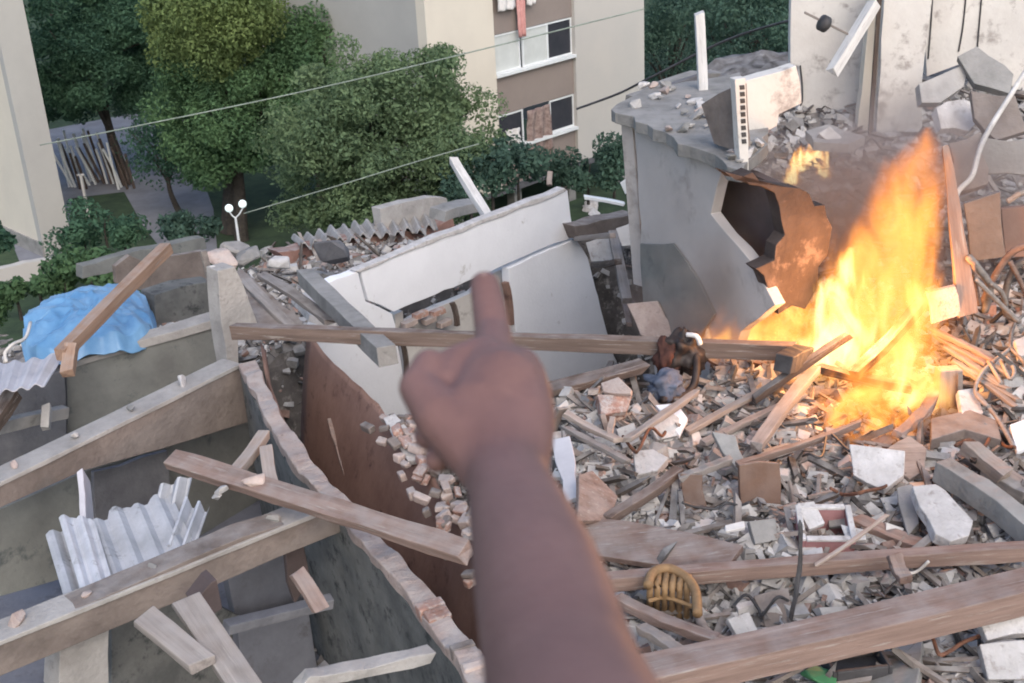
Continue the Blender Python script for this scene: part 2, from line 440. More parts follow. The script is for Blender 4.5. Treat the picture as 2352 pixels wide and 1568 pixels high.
# ------------------------------------------------------------------ the setting
G = -2.0
struct(mk('ground', [(-400, -60, G), (400, -60, G), (400, 600, G), (-400, 600, G)], [(0, 1, 2, 3)], 'grass'))
pv = [PZ(u, v, G + 0.006) for u, v in ((-60, 330), (330, 255), (420, 260), (455, 380), (490, 480), (500, 585), (385, 590), (330, 520), (285, 440), (165, 455), (150, 620), (60, 640))]
struct(mk('driveway', pv, [tuple(range(len(pv)))], 'paving'))
# slope of the hillside: rubble terrace, sunken rooms
xs = [-16 + 0.12 * i for i in range(int(28 / 0.12))]
ys = [2.5 + 0.12 * i for i in range(int(31 / 0.12))]
V = [(x, y, terr(x, y) + 0.09 * mnoise.noise((x * 4, y * 4, 1)) + 0.06 * mnoise.noise((x * 9, y * 9, 4))) for y in ys for x in xs]
n_ = len(xs)
F = [(j * n_ + i, j * n_ + i + 1, (j + 1) * n_ + i + 1, (j + 1) * n_ + i) for j in range(len(ys) - 1) for i in range(n_ - 1)]
struct(mk('terrain', V, F, 'soil', smooth=True))

# ------------------------------------------------------------------ trees and shrubs
def leaves(cl, per, leaf, seed, squash=0.8):
    """leaf-sized faces spread through clumps; cl = list of (centre, radius)"""
    r = np.random.default_rng(seed)
    C = np.array([[*c, q] for c, q in cl])
    n = len(C) * per
    c = np.repeat(C, per, axis=0)
    d = r.normal(size=(n, 3)); d /= np.linalg.norm(d, axis=1)[:, None]
    rad = c[:, 3] * (0.35 + 0.65 * r.random(n) ** 0.5)
    d[:, 2] *= squash
    ctr = c[:, :3] + d * rad[:, None]
    nrm = d * 0.7 + r.normal(size=(n, 3)) * 0.6 + np.array([0, 0, 0.35]); nrm /= np.linalg.norm(nrm, axis=1)[:, None]
    a = np.cross(nrm, r.normal(size=(n, 3))); a /= np.linalg.norm(a, axis=1)[:, None]
    b = np.cross(nrm, a)
    s = leaf * (0.6 + 0.8 * r.random(n))[:, None]
    q = np.stack([ctr - a * s, ctr + b * s * 0.5, ctr + a * s, ctr - b * s * 0.5], axis=1).reshape(-1, 3)
    return q
def leaf_object(name, q, mat, parent):
    me = bpy.data.meshes.new(name); n = len(q) // 4
    loc = np.array(parent.location) if parent else np.zeros(3)
    me.vertices.add(n * 4); me.vertices.foreach_set('co', (q - loc).astype(np.float32).ravel())
    me.loops.add(n * 4); me.loops.foreach_set('vertex_index', np.arange(n * 4, dtype=np.int32))
    me.polygons.add(n); me.polygons.foreach_set('loop_start', np.arange(0, n * 4, 4, dtype=np.int32))
    me.update(); me.validate()
    me.materials.append(MATS[mat])
    o = bpy.data.objects.new(name, me); COL.objects.link(o)
    if parent: o.parent = parent
    return o
def crown_clumps(c, R, n, rmin, rmax, seed, low=-0.75, rough=0.18):
    r = random.Random(seed); out = []
    while len(out) < n:
        p = Vector((r.gauss(0, 1), r.gauss(0, 1), r.gauss(0, 1))).normalized() * (r.uniform(0.25, 1) ** 0.55)
        if p.z < low: continue
        k = 1 + rough * mnoise.noise((p.x * 2 + seed, p.y * 2, p.z * 2))
        out.append(((c[0] + p.x * R[0] * k, c[1] + p.y * R[1] * k, c[2] + p.z * R[2] * k), r.uniform(rmin, rmax)))
    return out
def tree(label, base, c, R, mat, seed, n=70, per=800, leaf=0.066, rmin=0.45, rmax=0.95, trunk=0.2, rough=0.18, name='broadleaf_tree', group='trees in the yard'):
    t = thing(name, base, label, 'tree', group)
    r = random.Random(seed); m = MB(); base = Vector(base); c = Vector(c)
    top = c - Vector((0, 0, R[2] * 0.25))
    path = spline([base, base.lerp(top, 0.45) + Vector((r.uniform(-.2, .2), r.uniform(-.2, .2), 0)), top], 5)
    m.tube(path, [lerp(trunk * 1.25, trunk * 0.45, i / (len(path) - 1)) for i in range(len(path))], 9)
    for k in range(7):
        s = path[int(len(path) * r.uniform(0.5, 0.95))]
        a = k * 2.4 + r.uniform(-.4, .4)
        e = c + Vector((math.cos(a) * R[0] * 0.75, math.sin(a) * R[1] * 0.75, r.uniform(-0.25, 0.6) * R[2]))
        lp = spline([s, s.lerp(e, 0.5) + Vector((0, 0, 0.15 * R[2])), e], 4)
        m.tube(lp, [lerp(trunk * 0.4, 0.02, i / (len(lp) - 1)) for i in range(len(lp))], 6)
    m.build('trunk', 'bark', t)
    leaf_object('crown', leaves(crown_clumps(c, R, n, rmin, rmax, seed, rough=rough), per, leaf, seed), mat, t)
    return t
def tree_px(label, u, v, Y, ru, rv, mat, seed, bu=None, bv=None, ry=None, **kw):
    c = P(u, v, Y); ax, az = px(ru, c), px(rv, c) / math.cos(PITCH) * 0.97
    b = Vector((c.x + (px((bu or u) - u, c)), Y, G))
    return tree(label, b, c, (ax, ry or ax, az), mat, seed, **kw)
tree_px('big dark green tree overhanging the white pickets beside the left building', 215, 130, 48, 190, 175, 'leaf_dark', 1, bu=240, n=90, per=800)
tree_px('yellow-green tree with sunlight painted into its leaves at the top edge', 480, 35, 40.5, 135, 115, 'leaf_sun_tint', 2, n=70, per=800)
tree_px('dense dark tree on a thick trunk standing over the driveway', 545, 240, 41.5, 200, 185, 'leaf_mid', 3, bu=490, trunk=0.34, n=95, per=800)
tree_px('small dark-crowned tree on a thin trunk in the middle of the driveway', 375, 335, 43.5, 85, 80, 'leaf_dark', 4, bu=390, trunk=0.10, n=26, per=200)
tree_px('olive green tree between the sun-coloured wall and the middle building', 705, 150, 42, 110, 130, 'leaf_mid', 5, n=55, per=800)
tree_px('large round clipped tree with a dense crown before the middle building', 885, 350, 33, 262, 235, 'leaf_round', 6, n=230, per=380, rmin=0.45, rmax=0.7, leaf=0.06, trunk=0.22, rough=0.05)
tree_px('shaded tree behind the white house roof, right of the middle building', 1730, 70, 36, 150, 130, 'leaf_blue', 7, n=60, per=230, ry=3)
tree_px('blue-grey tree in the gap at the right corner of the middle building', 1545, 90, 50, 95, 130, 'leaf_blue', 8, n=40, per=200, ry=2)
for i, (u, v, Y, rr, lab) in enumerate(((90, -90, 62, 160, 'dark treetop far behind the left building'), (330, -110, 64, 170, 'dark treetop far behind the yellow-green tree'),
        (620, -150, 72, 120, 'treetop behind the sun-coloured wall at the top edge'), (1680, -60, 58, 190, 'dark treetop far behind the shaded tree beside the white house'))):
    tree_px(lab, u, v, Y, rr, 150, 'leaf_dark' if i != 2 else 'leaf_mid', 20 + i, n=50, per=170, leaf=0.2, group='far treetops')
def bush(name, label, pts, rad, mat, seed, per=260, leaf=0.08, group='low bushes'):
    r = random.Random(seed)
    b = Vector(pts[0]); t = thing(name, b, label, 'bush' if name != 'hedge' else 'hedge', group)
    cl = []
    for p in pts:
        for _ in range(4):
            cl.append(((p[0] + r.uniform(-1, 1) * rad, p[1] + r.uniform(-1, 1) * rad, p[2] + r.uniform(0.0, 1) * rad), rad * r.uniform(0.5, 0.9)))
    for p in pts:
        MB().tube([Vector((p[0], p[1], min(p[2] - rad, p[2] - 0.3))), Vector(p), Vector((p[0] + 0.1, p[1], p[2] + rad * 0.6))], [0.05, 0.03, 0.01], 6).build('stem', 'bark', t)
    leaf_object('crown', leaves(cl, per, leaf, seed), mat, t)
    return t
bush('hedge', 'long low green hedge along the slope above the blue tarpaulin', [P(u, v, 27.5) for u, v in ((-20, 735), (40, 690), (90, 670), (150, 655), (210, 645), (250, 640))], 0.5, 'leaf_mid', 31, per=300)
bush('shrub', 'dark shrub squeezed between the left building and the driveway grass', [P(u, v, 37) for u, v in ((195, 560), (240, 530), (285, 555))], 0.7, 'leaf_dark', 32)
bush('shrub', 'grey-green shrub at the foot of the lamp post', [P(u, v, 33) for u, v in ((400, 560), (445, 555))], 0.6, 'leaf_blue', 33)
bush('shrub', 'wide dark shrub below the middle building windows', [P(u, v, 31) for u, v in ((1080, 450), (1130, 430), (1190, 420))], 0.8, 'leaf_blue', 34)
bush('shrub', 'dark bluish shrub in the shade under the middle building', [P(u, v, 36) for u, v in ((1290, 430), (1350, 410), (1410, 395), (1450, 380))], 0.8, 'leaf_blue', 35)
bush('shrub', 'leafy sprig at the left edge below the left building', [P(u, v, 25) for u, v in ((-25, 565),)], 0.35, 'leaf_dark', 36)

# ------------------------------------------------------------------ pale pickets by the driveway
pk = thing('picket_fence', PZ(215, 430, G), 'row of pale leaning pickets beside the driveway under the dark tree', 'fence')
rr = random.Random(5)
for i in range(30):
    u = 134 + i * 5.2 + rr.uniform(-3, 3); base = PZ(u + 26, 425 + rr.uniform(-14, 10), G)
    h = rr.uniform(1.3, 2.1)
    tip = base + Vector((rr.uniform(-0.55, -0.1), rr.uniform(-.1, .1), h))
    beam('picket', None, None, base, tip, rr.uniform(0.08, 0.15), 0.08, rr.choice(('metal_white', 'metal_white', 'metal_white', 'wood_dark')), 0.03, 0.02, i, parent=pk, segs=3)
tb = thing('white_post', PZ(205, 500, G), 'short white post standing left of the pale pickets', 'post')
beam('post', None, None, PZ(205, 500, G), PZ(205, 500, G) + Vector((0, 0, 1.6)), 0.09, 0.09, 'white_wood', parent=tb)
beam('cap', None, None, PZ(205, 500, G) + Vector((-0.12, 0, 1.62)), PZ(205, 500, G) + Vector((0.12, 0, 1.62)), 0.1, 0.05, 'white_wood', parent=tb, segs=1)

# ------------------------------------------------------------------ lamp post with two globes
lb = P(553, 585, 31)
lp = thing('lamp_post', lb, 'two-globe lamp post rising behind the tiled wall under the trees', 'lamp post')
ltop = P(541, 500, 31)
m = MB(); m.tube([lb - Vector((0, 0, 1.6)), lb.lerp(ltop, 0.5), ltop], [0.045, 0.035, 0.03], 8); m.build('pole', 'metal_white', lp)
for (u, v) in ((526, 478), (557, 468)):
    g = P(u, v, 31); m = MB(); m.tube(spline([ltop, ltop.lerp(g, 0.5) - Vector((0, 0, 0.08)), g - Vector((0, 0, 0.1))], 4), 0.018, 6); m.build('bracket', 'metal_white', lp)
    bm = bmesh.new(); bmesh.ops.create_uvsphere(bm, u_segments=16, v_segments=10, radius=0.105)
    me = bpy.data.meshes.new('globe'); bm.to_mesh(me); bm.free(); me.materials.append(MATS['lamp_globe'])
    for p in me.polygons: p.use_smooth = True
    o = bpy.data.objects.new('globe', me); COL.objects.link(o); o.parent = lp; o.location = g - lb

# ------------------------------------------------------------------ buildings
def block(parent, name, p0, d, L, nrm, thick, z0, z1, mat, bevel=0.0):
    """wall piece from p0 along d, thick behind nrm"""
    p0 = Vector((p0.x, p0.y, 0)); m = MB()
    c = p0 + d * (L / 2) - nrm * (thick / 2); c.z = (z0 + z1) / 2
    m.box(c, d * (L / 2), nrm * (thick / 2), UP * ((z1 - z0) / 2))
    return m.build(name, mat, parent, bevel=bevel)
# left building: cream side and a corner face greyed to stand for its shade
lc = PZ(105, 590, G); N1 = Vector((E1.y, -E1.x, 0)); N2 = Vector((-E2.y, E2.x, 0)); N2 = N2 if N2.dot(CAM - lc) > 0 else -N2
lbld = thing('apartment_building', lc, 'plain cream apartment building cut off by the left edge', 'building', 'apartment buildings')
Lr = (PP(165, 610, vplane(lc, E1)) - lc).length
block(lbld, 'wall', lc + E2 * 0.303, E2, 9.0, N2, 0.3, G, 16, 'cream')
block(lbld, 'corner_wall', lc + E1 * 0.0 - N1 * 0.003, E1, Lr, N1, 0.3, G, 16, 'greige_shade')
block(lbld, 'back_wall', lc + E1 * Lr - E2 * 0.0, E2, 9.0, -N2, 0.3, G, 16, 'greige_shade')
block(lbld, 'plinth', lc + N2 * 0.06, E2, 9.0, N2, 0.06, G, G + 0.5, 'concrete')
# low wall in front of it
lw = P(0, 600, 33)
o = slab('garden_wall', 'low pale garden wall at the foot of the left building', 'wall', ((-40, 628), (60, 603), (140, 590), (190, 605), (190, 632), (60, 648), (-40, 668)), vplane(lw, E1), 0.25, 'beige', 0.01)
# middle building
mc = P(985, 150, 38.0)
PL = vplane(mc, E1)
def SZ(u, v):
    p = PP(u, v, PL); return (Vector((p.x - mc.x, p.y - mc.y, 0)).dot(E1), p.z)
mb = thing('apartment_building', Vector((mc.x, mc.y, G)), 'beige apartment building with a taupe window bay and white window frames', 'building', 'apartment buildings')
sA, sB, sC = SZ(1140, 170)[0], SZ(1322, 125)[0], SZ(1480, 160)[0]
zb = SZ(1340, 368)[1]
h1, l1 = SZ(1130, 84)[1], SZ(1142, 176)[1]
h2, l2 = SZ(1147, 268)[1], SZ(1165, 345)[1]
M0 = Vector((mc.x, mc.y, 0))
block(mb, 'wall', M0, E1, sA, N1, 0.4, zb, 16, 'cream')
block(mb, 'wall', M0 + E1 * sB, E1, sC - sB, N1, 0.4, zb, 16, 'beige')
block(mb, 'side_wall', M0 - N1 * 0.4 , E2, 7.0, N2, 0.4, zb, 16, 'greige_shade')  # side face's shade put into the greyer colour
block(mb, 'end_wall', M0 + E1 * sC - N1 * 0.4, E2, 7.0, -N2, 0.4, zb, 16, 'greige_shade')
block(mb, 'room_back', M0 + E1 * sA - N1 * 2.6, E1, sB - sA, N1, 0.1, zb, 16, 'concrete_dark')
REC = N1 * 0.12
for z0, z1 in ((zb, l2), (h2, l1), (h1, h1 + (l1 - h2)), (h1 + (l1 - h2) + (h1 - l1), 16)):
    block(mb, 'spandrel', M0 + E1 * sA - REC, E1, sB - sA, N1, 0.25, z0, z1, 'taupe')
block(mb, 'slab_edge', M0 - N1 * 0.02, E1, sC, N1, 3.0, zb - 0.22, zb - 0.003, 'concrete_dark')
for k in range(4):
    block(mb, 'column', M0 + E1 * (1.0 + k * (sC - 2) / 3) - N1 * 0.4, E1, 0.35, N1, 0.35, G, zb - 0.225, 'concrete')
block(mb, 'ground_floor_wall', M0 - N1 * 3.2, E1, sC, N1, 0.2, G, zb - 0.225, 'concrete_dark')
def window(s0, s1, z0, z1, pane, rec=0.16, broken=False):
    w = thing('window', mb.location, '', ''); del w['label'], w['category'], w['kind']
    w.parent = mb; w.location = (0, 0, 0)
    m = MB(); t = 0.055; c0 = M0 - N1 * rec
    for a, b, za, zc in ((s0, s0 + t, z0, z1), (s1 - t, s1, z0, z1), (s0 + t, s1 - t, z0, z0 + t), (s0 + t, s1 - t, z1 - t, z1)):
        m.box(c0 + E1 * ((a + b) / 2) + UP * ((za + zc) / 2), E1 * ((b - a) / 2), N1 * 0.03, UP * ((zc - za) / 2))
    def sub(nm, mm, mat):
        o = mk(nm, [Vector(v) - mb.location for v in mm.v], mm.f, mat, None, origin=Vector((0, 0, 0))); o.parent = w; return o
    sub('frame', m, 'metal_white')
    m = MB(); m.box(c0 + E1 * ((s0 + s1) / 2) + UP * ((z0 + z1) / 2) - N1 * 0.005, E1 * ((s1 - s0) / 2 - t), N1 * 0.006, UP * ((z1 - z0) / 2 - t))
    sub('pane', m, pane)
w3 = (sB - sA) / 3
window(sA + 0.02, sA + w3, l1 + 0.05, h1 - 0.02, 'glass_frost')
window(sA + w3 + 0.06, sA + 2 * w3, l1 + 0.05, h1 - 0.02, 'glass_frost', 0.10)
window(sA + 2 * w3 + 0.03, sB - 0.02, l1 + 0.05, h1 - 0.02, 'glass_dark')
window(sA + 0.02, sA + w3, l2 + 0.05, h2 - 0.02, 'glass_dark')
window(sA + 2 * w3 + 0.03, sB - 0.02, l2 + 0.05, h2 - 0.02, 'glass_dark')
zt = h1 + (l1 - h2)
window(sA + 0.02, sA + w3, zt + 0.05, zt + (h1 - l1), 'glass_dark'); window(sA + w3 + .05, sA + 2 * w3, zt + 0.05, zt + (h1 - l1), 'glass_frost')
for z in (l1, l2, zt):
    block(mb, 'sill', M0 + E1 * sA + N1 * 0.05, E1, sB - sA, N1, 0.22, z - 0.045, z + 0.045, 'metal_white')
def cloth(name, label, pix, plane, mat, amp, seed, thick=0.01, cat='cloth', nu=14, nv=12, group=None):
    """hanging cloth filling a 4-corner outline, with folds"""
    a, b, c, d = [PP(u, v, plane) for u, v in pix]; rows = []; r = random.Random(seed); ph = r.uniform(0, 6)
    for j in range(nv + 1):
        row = []
        for i in range(nu + 1):
            s, t = i / nu, j / nv
            p = a.lerp(b, s).lerp(d.lerp(c, s), t)
            p = p + plane[1] * (amp * math.sin(s * 15 + ph + t * 1.5) * (0.4 + t) + amp * 0.8 * mnoise.noise((s * 4 + seed, t * 4, 0)))
            row.append(p - UP * (0.5 * amp * mnoise.noise((s * 5, seed, t)) * t))
        rows.append(row)
    m = MB().grid(rows, thick, -plane[1])
    return tag(m.build(name, mat, smooth=True), label, cat, group)
PLc = (PL[0] + N1 * 0.12, PL[1])
cloth('laundry', 'white washing hung below the top window of the middle building', ((1140, -30), (1185, -40), (1187, 18), (1143, 28)), PLc, 'cloth_white', 0.05, 3)
cloth('laundry', 'small white washing scrap right of the pink cloth, top window', ((1205, -40), (1235, -46), (1232, 5), (1210, 14)), PLc, 'cloth_white', 0.05, 4)
cloth('laundry', 'long pink cloth hanging down between the two white washing pieces', ((1185, -40), (1205, -44), (1206, 82), (1194, 86)), PLc, 'cloth_pink', 0.04, 5)
PLd = (PL[0] - N1 * 0.04, PL[1])
cloth('curtain', 'torn brown curtain spilling out of the lower window of the middle building', ((1212, 255), (1262, 238), (1268, 355), (1215, 375)), PLd, 'cloth_brown', 0.08, 6, cat='curtain')
cloth('curtain', 'pale rag hanging at the left of the broken lower window', ((1160, 300), (1195, 292), (1200, 330), (1168, 352)), PLd, 'cloth_white', 0.07, 7, cat='rag')
# house behind the trees, its sunlight only in the cream colour
sb = P(660, 20, 60)
hb = thing('house', Vector((sb.x, sb.y, G)), 'pale cream house wall glimpsed between treetops at the top edge', 'house')
block(hb, 'wall', Vector((sb.x - 1.7, sb.y, 0)), Vector((1, 0, 0)), 3.1, Vector((0, -1, 0)), 3.0, G, 14, 'cream')
block(hb, 'fence_panel', Vector((sb.x + 1.45, sb.y - 0.5, 0)), Vector((1, 0, 0)), 1.6, Vector((0, -1, 0)), 0.2, G, 9, 'wood_dark')

# ------------------------------------------------------------------ the collapsed white house (middle distance)
wa, wb = PZ(830, 620, 6.2), PZ(1305, 440, 6.2)
WD = (wb - wa).normalized(); WP = vplane(wa, WD); WN = WP[1]
WPb = (wa - WN * 0.25, WN)          # a step behind
ww = thing('white_wall', Vector((wa.x, wa.y, 3.5)), 'cracked white house wall with a broken window opening behind the pointing arm', 'wall')
def wpiece(name, pix, mat='plaster', plane=WP, thick=0.16, jag=0.012, seed=1, step=0.18):
    return slab(name, None, None, pix, plane, thick, mat, jag, step, seed, parent=ww, bevel=0.008)
wpiece('upper_panel', ((828, 620), (1060, 530), (1303, 437), (1318, 545), (1240, 572), (1130, 622), (905, 716), (846, 690)), seed=1)
wpiece('corner_panel', ((720, 662), (822, 623), (840, 692), (900, 720), (908, 745), (925, 862), (938, 905), (960, 1010), (905, 1015), (790, 930), (725, 800)), seed=2)
wpiece('door_panel', ((1168, 617), (1245, 580), (1322, 548), (1350, 590), (1398, 775), (1440, 905), (1290, 900), (1215, 860), (1185, 760)), seed=3)
wpiece('window_jamb', ((906, 722), (925, 714), (928, 742), (1010, 702), (1085, 672), (1135, 625), (1164, 612), (1178, 700), (1186, 860), (1040, 880), (935, 900), (930, 770), (912, 770)), 'ochre_paint', WPb, 0.12, 0.02, 4)
wpiece('coping', ((815, 622), (1010, 540), (1150, 488), (1296, 432), (1303, 438), (1155, 497), (1060, 534), (826, 625)), 'plaster_chunk', (wa + WN * 0.02, WN), 0.15, 0.02, 5, 0.3)
for i, (u, v, L_, m_) in enumerate(((965, 722, 40, 'brick'), (1005, 716, 46, 'brick'), (985, 735, 50, 'brick_pale'), (1020, 742, 44, 'brick_pale'), (940, 742, 40, 'brick_pale'))):
    c = PP(u, v, (wa - WN * 0.10, WN)); beam('brick', None, None, c - WD * 0.11, c + WD * 0.11, 0.11, 0.08, m_, 0.01, 0.01, i + 3, parent=ww, segs=1)
beam('window_post', None, None, PP(1038, 694, WP), PP(1050, 748, WP), 0.07, 0.06, 'wood_dark', parent=ww, up=WN)
beam('door_post', None, None, PP(1160, 648, (wa - WN * 0.06, WN)), PP(1172, 745, (wa - WN * 0.06, WN)), 0.08, 0.1, 'brown_paint', parent=ww, up=WN)
beam('door_post', None, None, PP(925, 790, (wa + WN * 0.02, WN)), PP(934, 870, (wa + WN * 0.02, WN)), 0.06, 0.06, 'wood_dark', parent=ww, up=WN)
# broken roof and red wall beyond it
ra, rb = P(680, 560, 19.0), P(1010, 500, 21.2)
RD = Vector((rb.x - ra.x, rb.y - ra.y, 0)).normalized(); RP = vplane(ra, RD)
rw = slab('red_wall', 'low reddish wall strip under the broken corrugated roof edge', 'wall', ((640, 580), (780, 552), (1000, 520), (1040, 500), (1050, 560), (900, 600), (700, 640)), RP, 0.3, 'red_wall', 0.03)
slab('grey_wall_stub', 'grey broken wall end standing between the round tree and the white wall', 'wall', ((872, 480), (990, 452), (1025, 455), (1040, 505), (960, 520), (880, 535)), (ra - RP[1] * 0.35 + Vector((0, 0, 0)), RP[1]), 0.2, 'concrete_pale', 0.02, seed=7)
def corrugated(name, label, cat, a, b, c, d, waves, amp, mat, thick=0.012, sag=0.0, seed=1, group=None, torn=0.0):
    """a, b across the waves; a->d along them"""
    a, b, c, d = map(Vector, (a, b, c, d)); r = random.Random(seed)
    n = (b - a).cross(d - a).normalized()
    if n.z < 0: n = -n
    rows = []; nj = 8; tears = [(r.uniform(-torn, torn), r.uniform(-torn, torn)) for _ in range(waves + 2)]
    for j in range(nj + 1):
        row = []
        for i in range(waves * 6 + 1):
            s, t = i / (waves * 6), j / nj
            k = tears[int(s * waves)]
            tt = t + (k[0] if t < 0.5 else k[1]) * (abs(t - 0.5) * 2) ** 3
            p = a.lerp(b, s).lerp(d.lerp(c, s), tt)
            row.append(p + n * (amp * math.sin(s * waves * 2 * math.pi) - sag * math.sin(math.pi * s) + 0.01 * mnoise.noise((s * 5, t * 5, seed))))
        rows.append(row)
    m = MB().grid(rows, thick, -n)
    return tag(m.build(name, mat, smooth=False), label, cat, group)
corrugated('roof_sheet', 'dusty corrugated roof sheet lying on top of the low reddish wall', 'roof sheet', P(690, 562, 18.9), P(1005, 522, 20.9), P(985, 470, 22.0), P(670, 546, 20.2), 12, 0.06, 'concrete_pale', 0.03, torn=0.1)
beam('broken_pole', 'white leaning pole sticking up behind the white wall', 'pole', P(1122, 500, 18.0), P(1042, 368, 18.8), 0.13, 0.11, 'white_wood', 0.03, 0.05, 9)
beam('concrete_strut', 'grey broken concrete strut tilted across the left end of the white wall', 'concrete beam', P(700, 632, 12.6), P(888, 815, 10.0), 0.17, 0.17, 'concrete', 0.03, 0.06, 10)
beam('ledge_slab', 'short grey ledge slab behind the coping left of the leaning pole', 'slab', P(1005, 492, 18.8), P(1095, 470, 19.4), 0.35, 0.16, 'concrete', 0.02, 0.04, 8)
slab('pale_slab', 'pale greenish plaster slab lying beside the grey concrete strut', 'slab', ((672, 680), (745, 655), (800, 735), (775, 742), (712, 722)), tplane(P(672, 680, 13.6), P(745, 655, 14.6), P(775, 742, 12.8)), 0.08, 'plaster_chunk', 0.02)
slab('wall_end', 'tall pale grey wall end where the long timber starts', 'wall', ((500, 622), (540, 612), (560, 655), (592, 742), (546, 752), (548, 838), (524, 845), (508, 740)), vplane(P(530, 740, 11.6), E1), 0.22, 'concrete_pale', 0.015, seed=12)
slab('leaning_board', 'narrow pale board leaning on the left side of the wall end', 'board', ((462, 578), (476, 575), (508, 690), (500, 712), (490, 700)), vplane(P(485, 640, 12.0), E1), 0.04, 'wood_grey', 0.01)
slab('leaning_board', 'slim bright white board leaning inside the pale wall end', 'board', ((485, 612), (495, 610), (509, 668), (505, 675)), vplane(P(497, 640, 11.7), E1), 0.04, 'white_wood', 0.0)
slab('plastered_slab', 'flat brown plastered panel behind the pale wall end', 'panel', ((545, 612), (585, 640), (700, 745), (690, 770), (580, 745), (552, 660)), tplane(P(545, 612, 13.4), P(690, 770, 11.6), P(580, 745, 11.9)), 0.1, 'concrete_warm', 0.03)
for i, (a, b, lab) in enumerate((((560, 640), (690, 770), 'grey plank lying along the rubble right of the brown plastered panel'), ((600, 630), (760, 740), 'second grey plank down the rubble beside the pale greenish slab'))):
    beam('debris_plank', lab, 'plank', P(*a, 13.0), P(*b, 11.6), 0.12, 0.05, 'wood_grey', 0.03, 0.05, 20 + i)
for i, (u, v, Y, s, mt, lab) in enumerate(((760, 575, 17.5, 0.30, 'concrete_dark', 'dark block sitting on the rubble below the lamp post'), (622, 610, 15.5, 0.17, 'fragment_white', 'white block on the rubble heap beside the lamp'),
        (640, 605, 15.4, 0.16, 'fragment_white', 'flat white block leaning on the rubble heap below the lamp post'), (540, 572, 15.8, 0.22, 'concrete_pale', 'pale lump on top of the wall end below the lamp post'),
        (510, 590, 15.0, 0.2, 'brick_pale', 'pinkish lump of brickwork on top of the pale wall end'), (570, 590, 15.6, 0.22, 'concrete', 'grey lump beside the pinkish brickwork on the wall end'))):
    if i == 1: continue
    chunk('masonry_lump', lab, 'rubble', P(u, v, Y), (s * 1.4, s, s * 0.8), mt, 50 + i)

# ------------------------------------------------------------------ blue tarpaulin, pole and sheets on the left
tp = [((42, 760), 12.6), ((62, 720), 13.2), ((130, 685), 14.0), ((215, 668), 14.4), ((300, 665), 14.6), ((345, 690), 14.0), ((357, 740), 13.2), ((350, 762), 12.7), ((290, 782), 12.3), ((215, 790), 12.2), ((120, 820), 12.0), ((60, 812), 12.2)]
tpt = [P(u, v, y) for (u, v), y in tp]
cc = sum(tpt, Vector()) / len(tpt) + Vector((0, 0, 0.08))
rows = []
ring = spline(tpt + [tpt[0]], 14)
for j in range(31):
    t = j / 30; row = []
    for i, p in enumerate(ring):
        q = cc.lerp(p, t)
        a = i / len(ring) * 2 * math.pi
        q.z += 0.14 * (1 - t ** 3) * min(1, t * 4) + 0.025 * math.sin(a * 11 + 2 * math.sin(t * 5)) * t + 0.10 * (0.35 - abs(mnoise.noise((q.x * 2.2, q.y * 2.2, 1)))) + 0.07 * (0.35 - abs(mnoise.noise((q.x * 5, q.y * 5, 4)))) + 0.02 * mnoise.noise((q.x * 12, q.y * 12, 4)) - (0.28 if t > 0.95 else 0) * (0.5 + 0.5 * mnoise.noise((a * 2, 0, 0)))
        row.append(q)
    rows.append(row)
tag(MB().grid(rows, 0.012, Vector((0, 0, -1))).build('tarpaulin', 'tarp', smooth=True), 'crumpled blue tarpaulin spread over a low heap behind the grey wall', 'tarpaulin')
beam('leaning_pole', 'orange-brown squared pole leaning up across the blue tarpaulin', 'pole', P(140, 815, 11.2), P(382, 570, 13.4), 0.13, 0.13, 'wood_orange', 0.02, 0.02, 3)
beam('stake', 'short orange wooden stake at the foot of the leaning pole', 'stake', P(155, 858, 11.0), P(165, 792, 11.3), 0.12, 0.10, 'wood_orange', 0.01, 0.03, 4)
corrugated('roof_sheet', 'pale bent metal sheet jutting in from the left edge below the tarpaulin', 'roof sheet', P(-30, 905, 10.4), P(105, 882, 10.8), P(150, 812, 11.6), P(-20, 838, 11.4), 4, 0.02, 'sheet_pale', 0.012, torn=0.05)
m = MB(); m.tube(spline([P(15, 832, 11.6), P(12, 810, 11.7), P(30, 790, 11.8), P(58, 776, 12.0), P(70, 740, 12.4)], 5), 0.018, 6)
tag(m.build('hose', 'cable_white', smooth=True), 'thin white hose curling up at the left end of the tarpaulin', 'hose')
slab('rubble_wall', 'dark rough rubble wall between the tarpaulin and the pale wall end', 'wall', ((355, 680), (420, 655), (490, 645), (498, 715), (420, 735), (358, 745)), vplane(P(420, 700, 14.2), E1), 0.3, 'mould_wall', 0.04)
slab('board_fence', 'weathered brown fence panel behind the leaning pole', 'panel', ((265, 612), (298, 585), (330, 600), (470, 575), (480, 640), (300, 668), (268, 650)), vplane(P(360, 630, 16.5), E1), 0.08, 'concrete_warm', 0.02)
slab('boundary_wall', 'long mossy wall top running behind the hedge and the leaning pole', 'wall', ((190, 612), (300, 580), (470, 545), (475, 570), (300, 612), (190, 640)), vplane(P(330, 590, 24), E1), 0.25, 'stained_wall', 0.02)

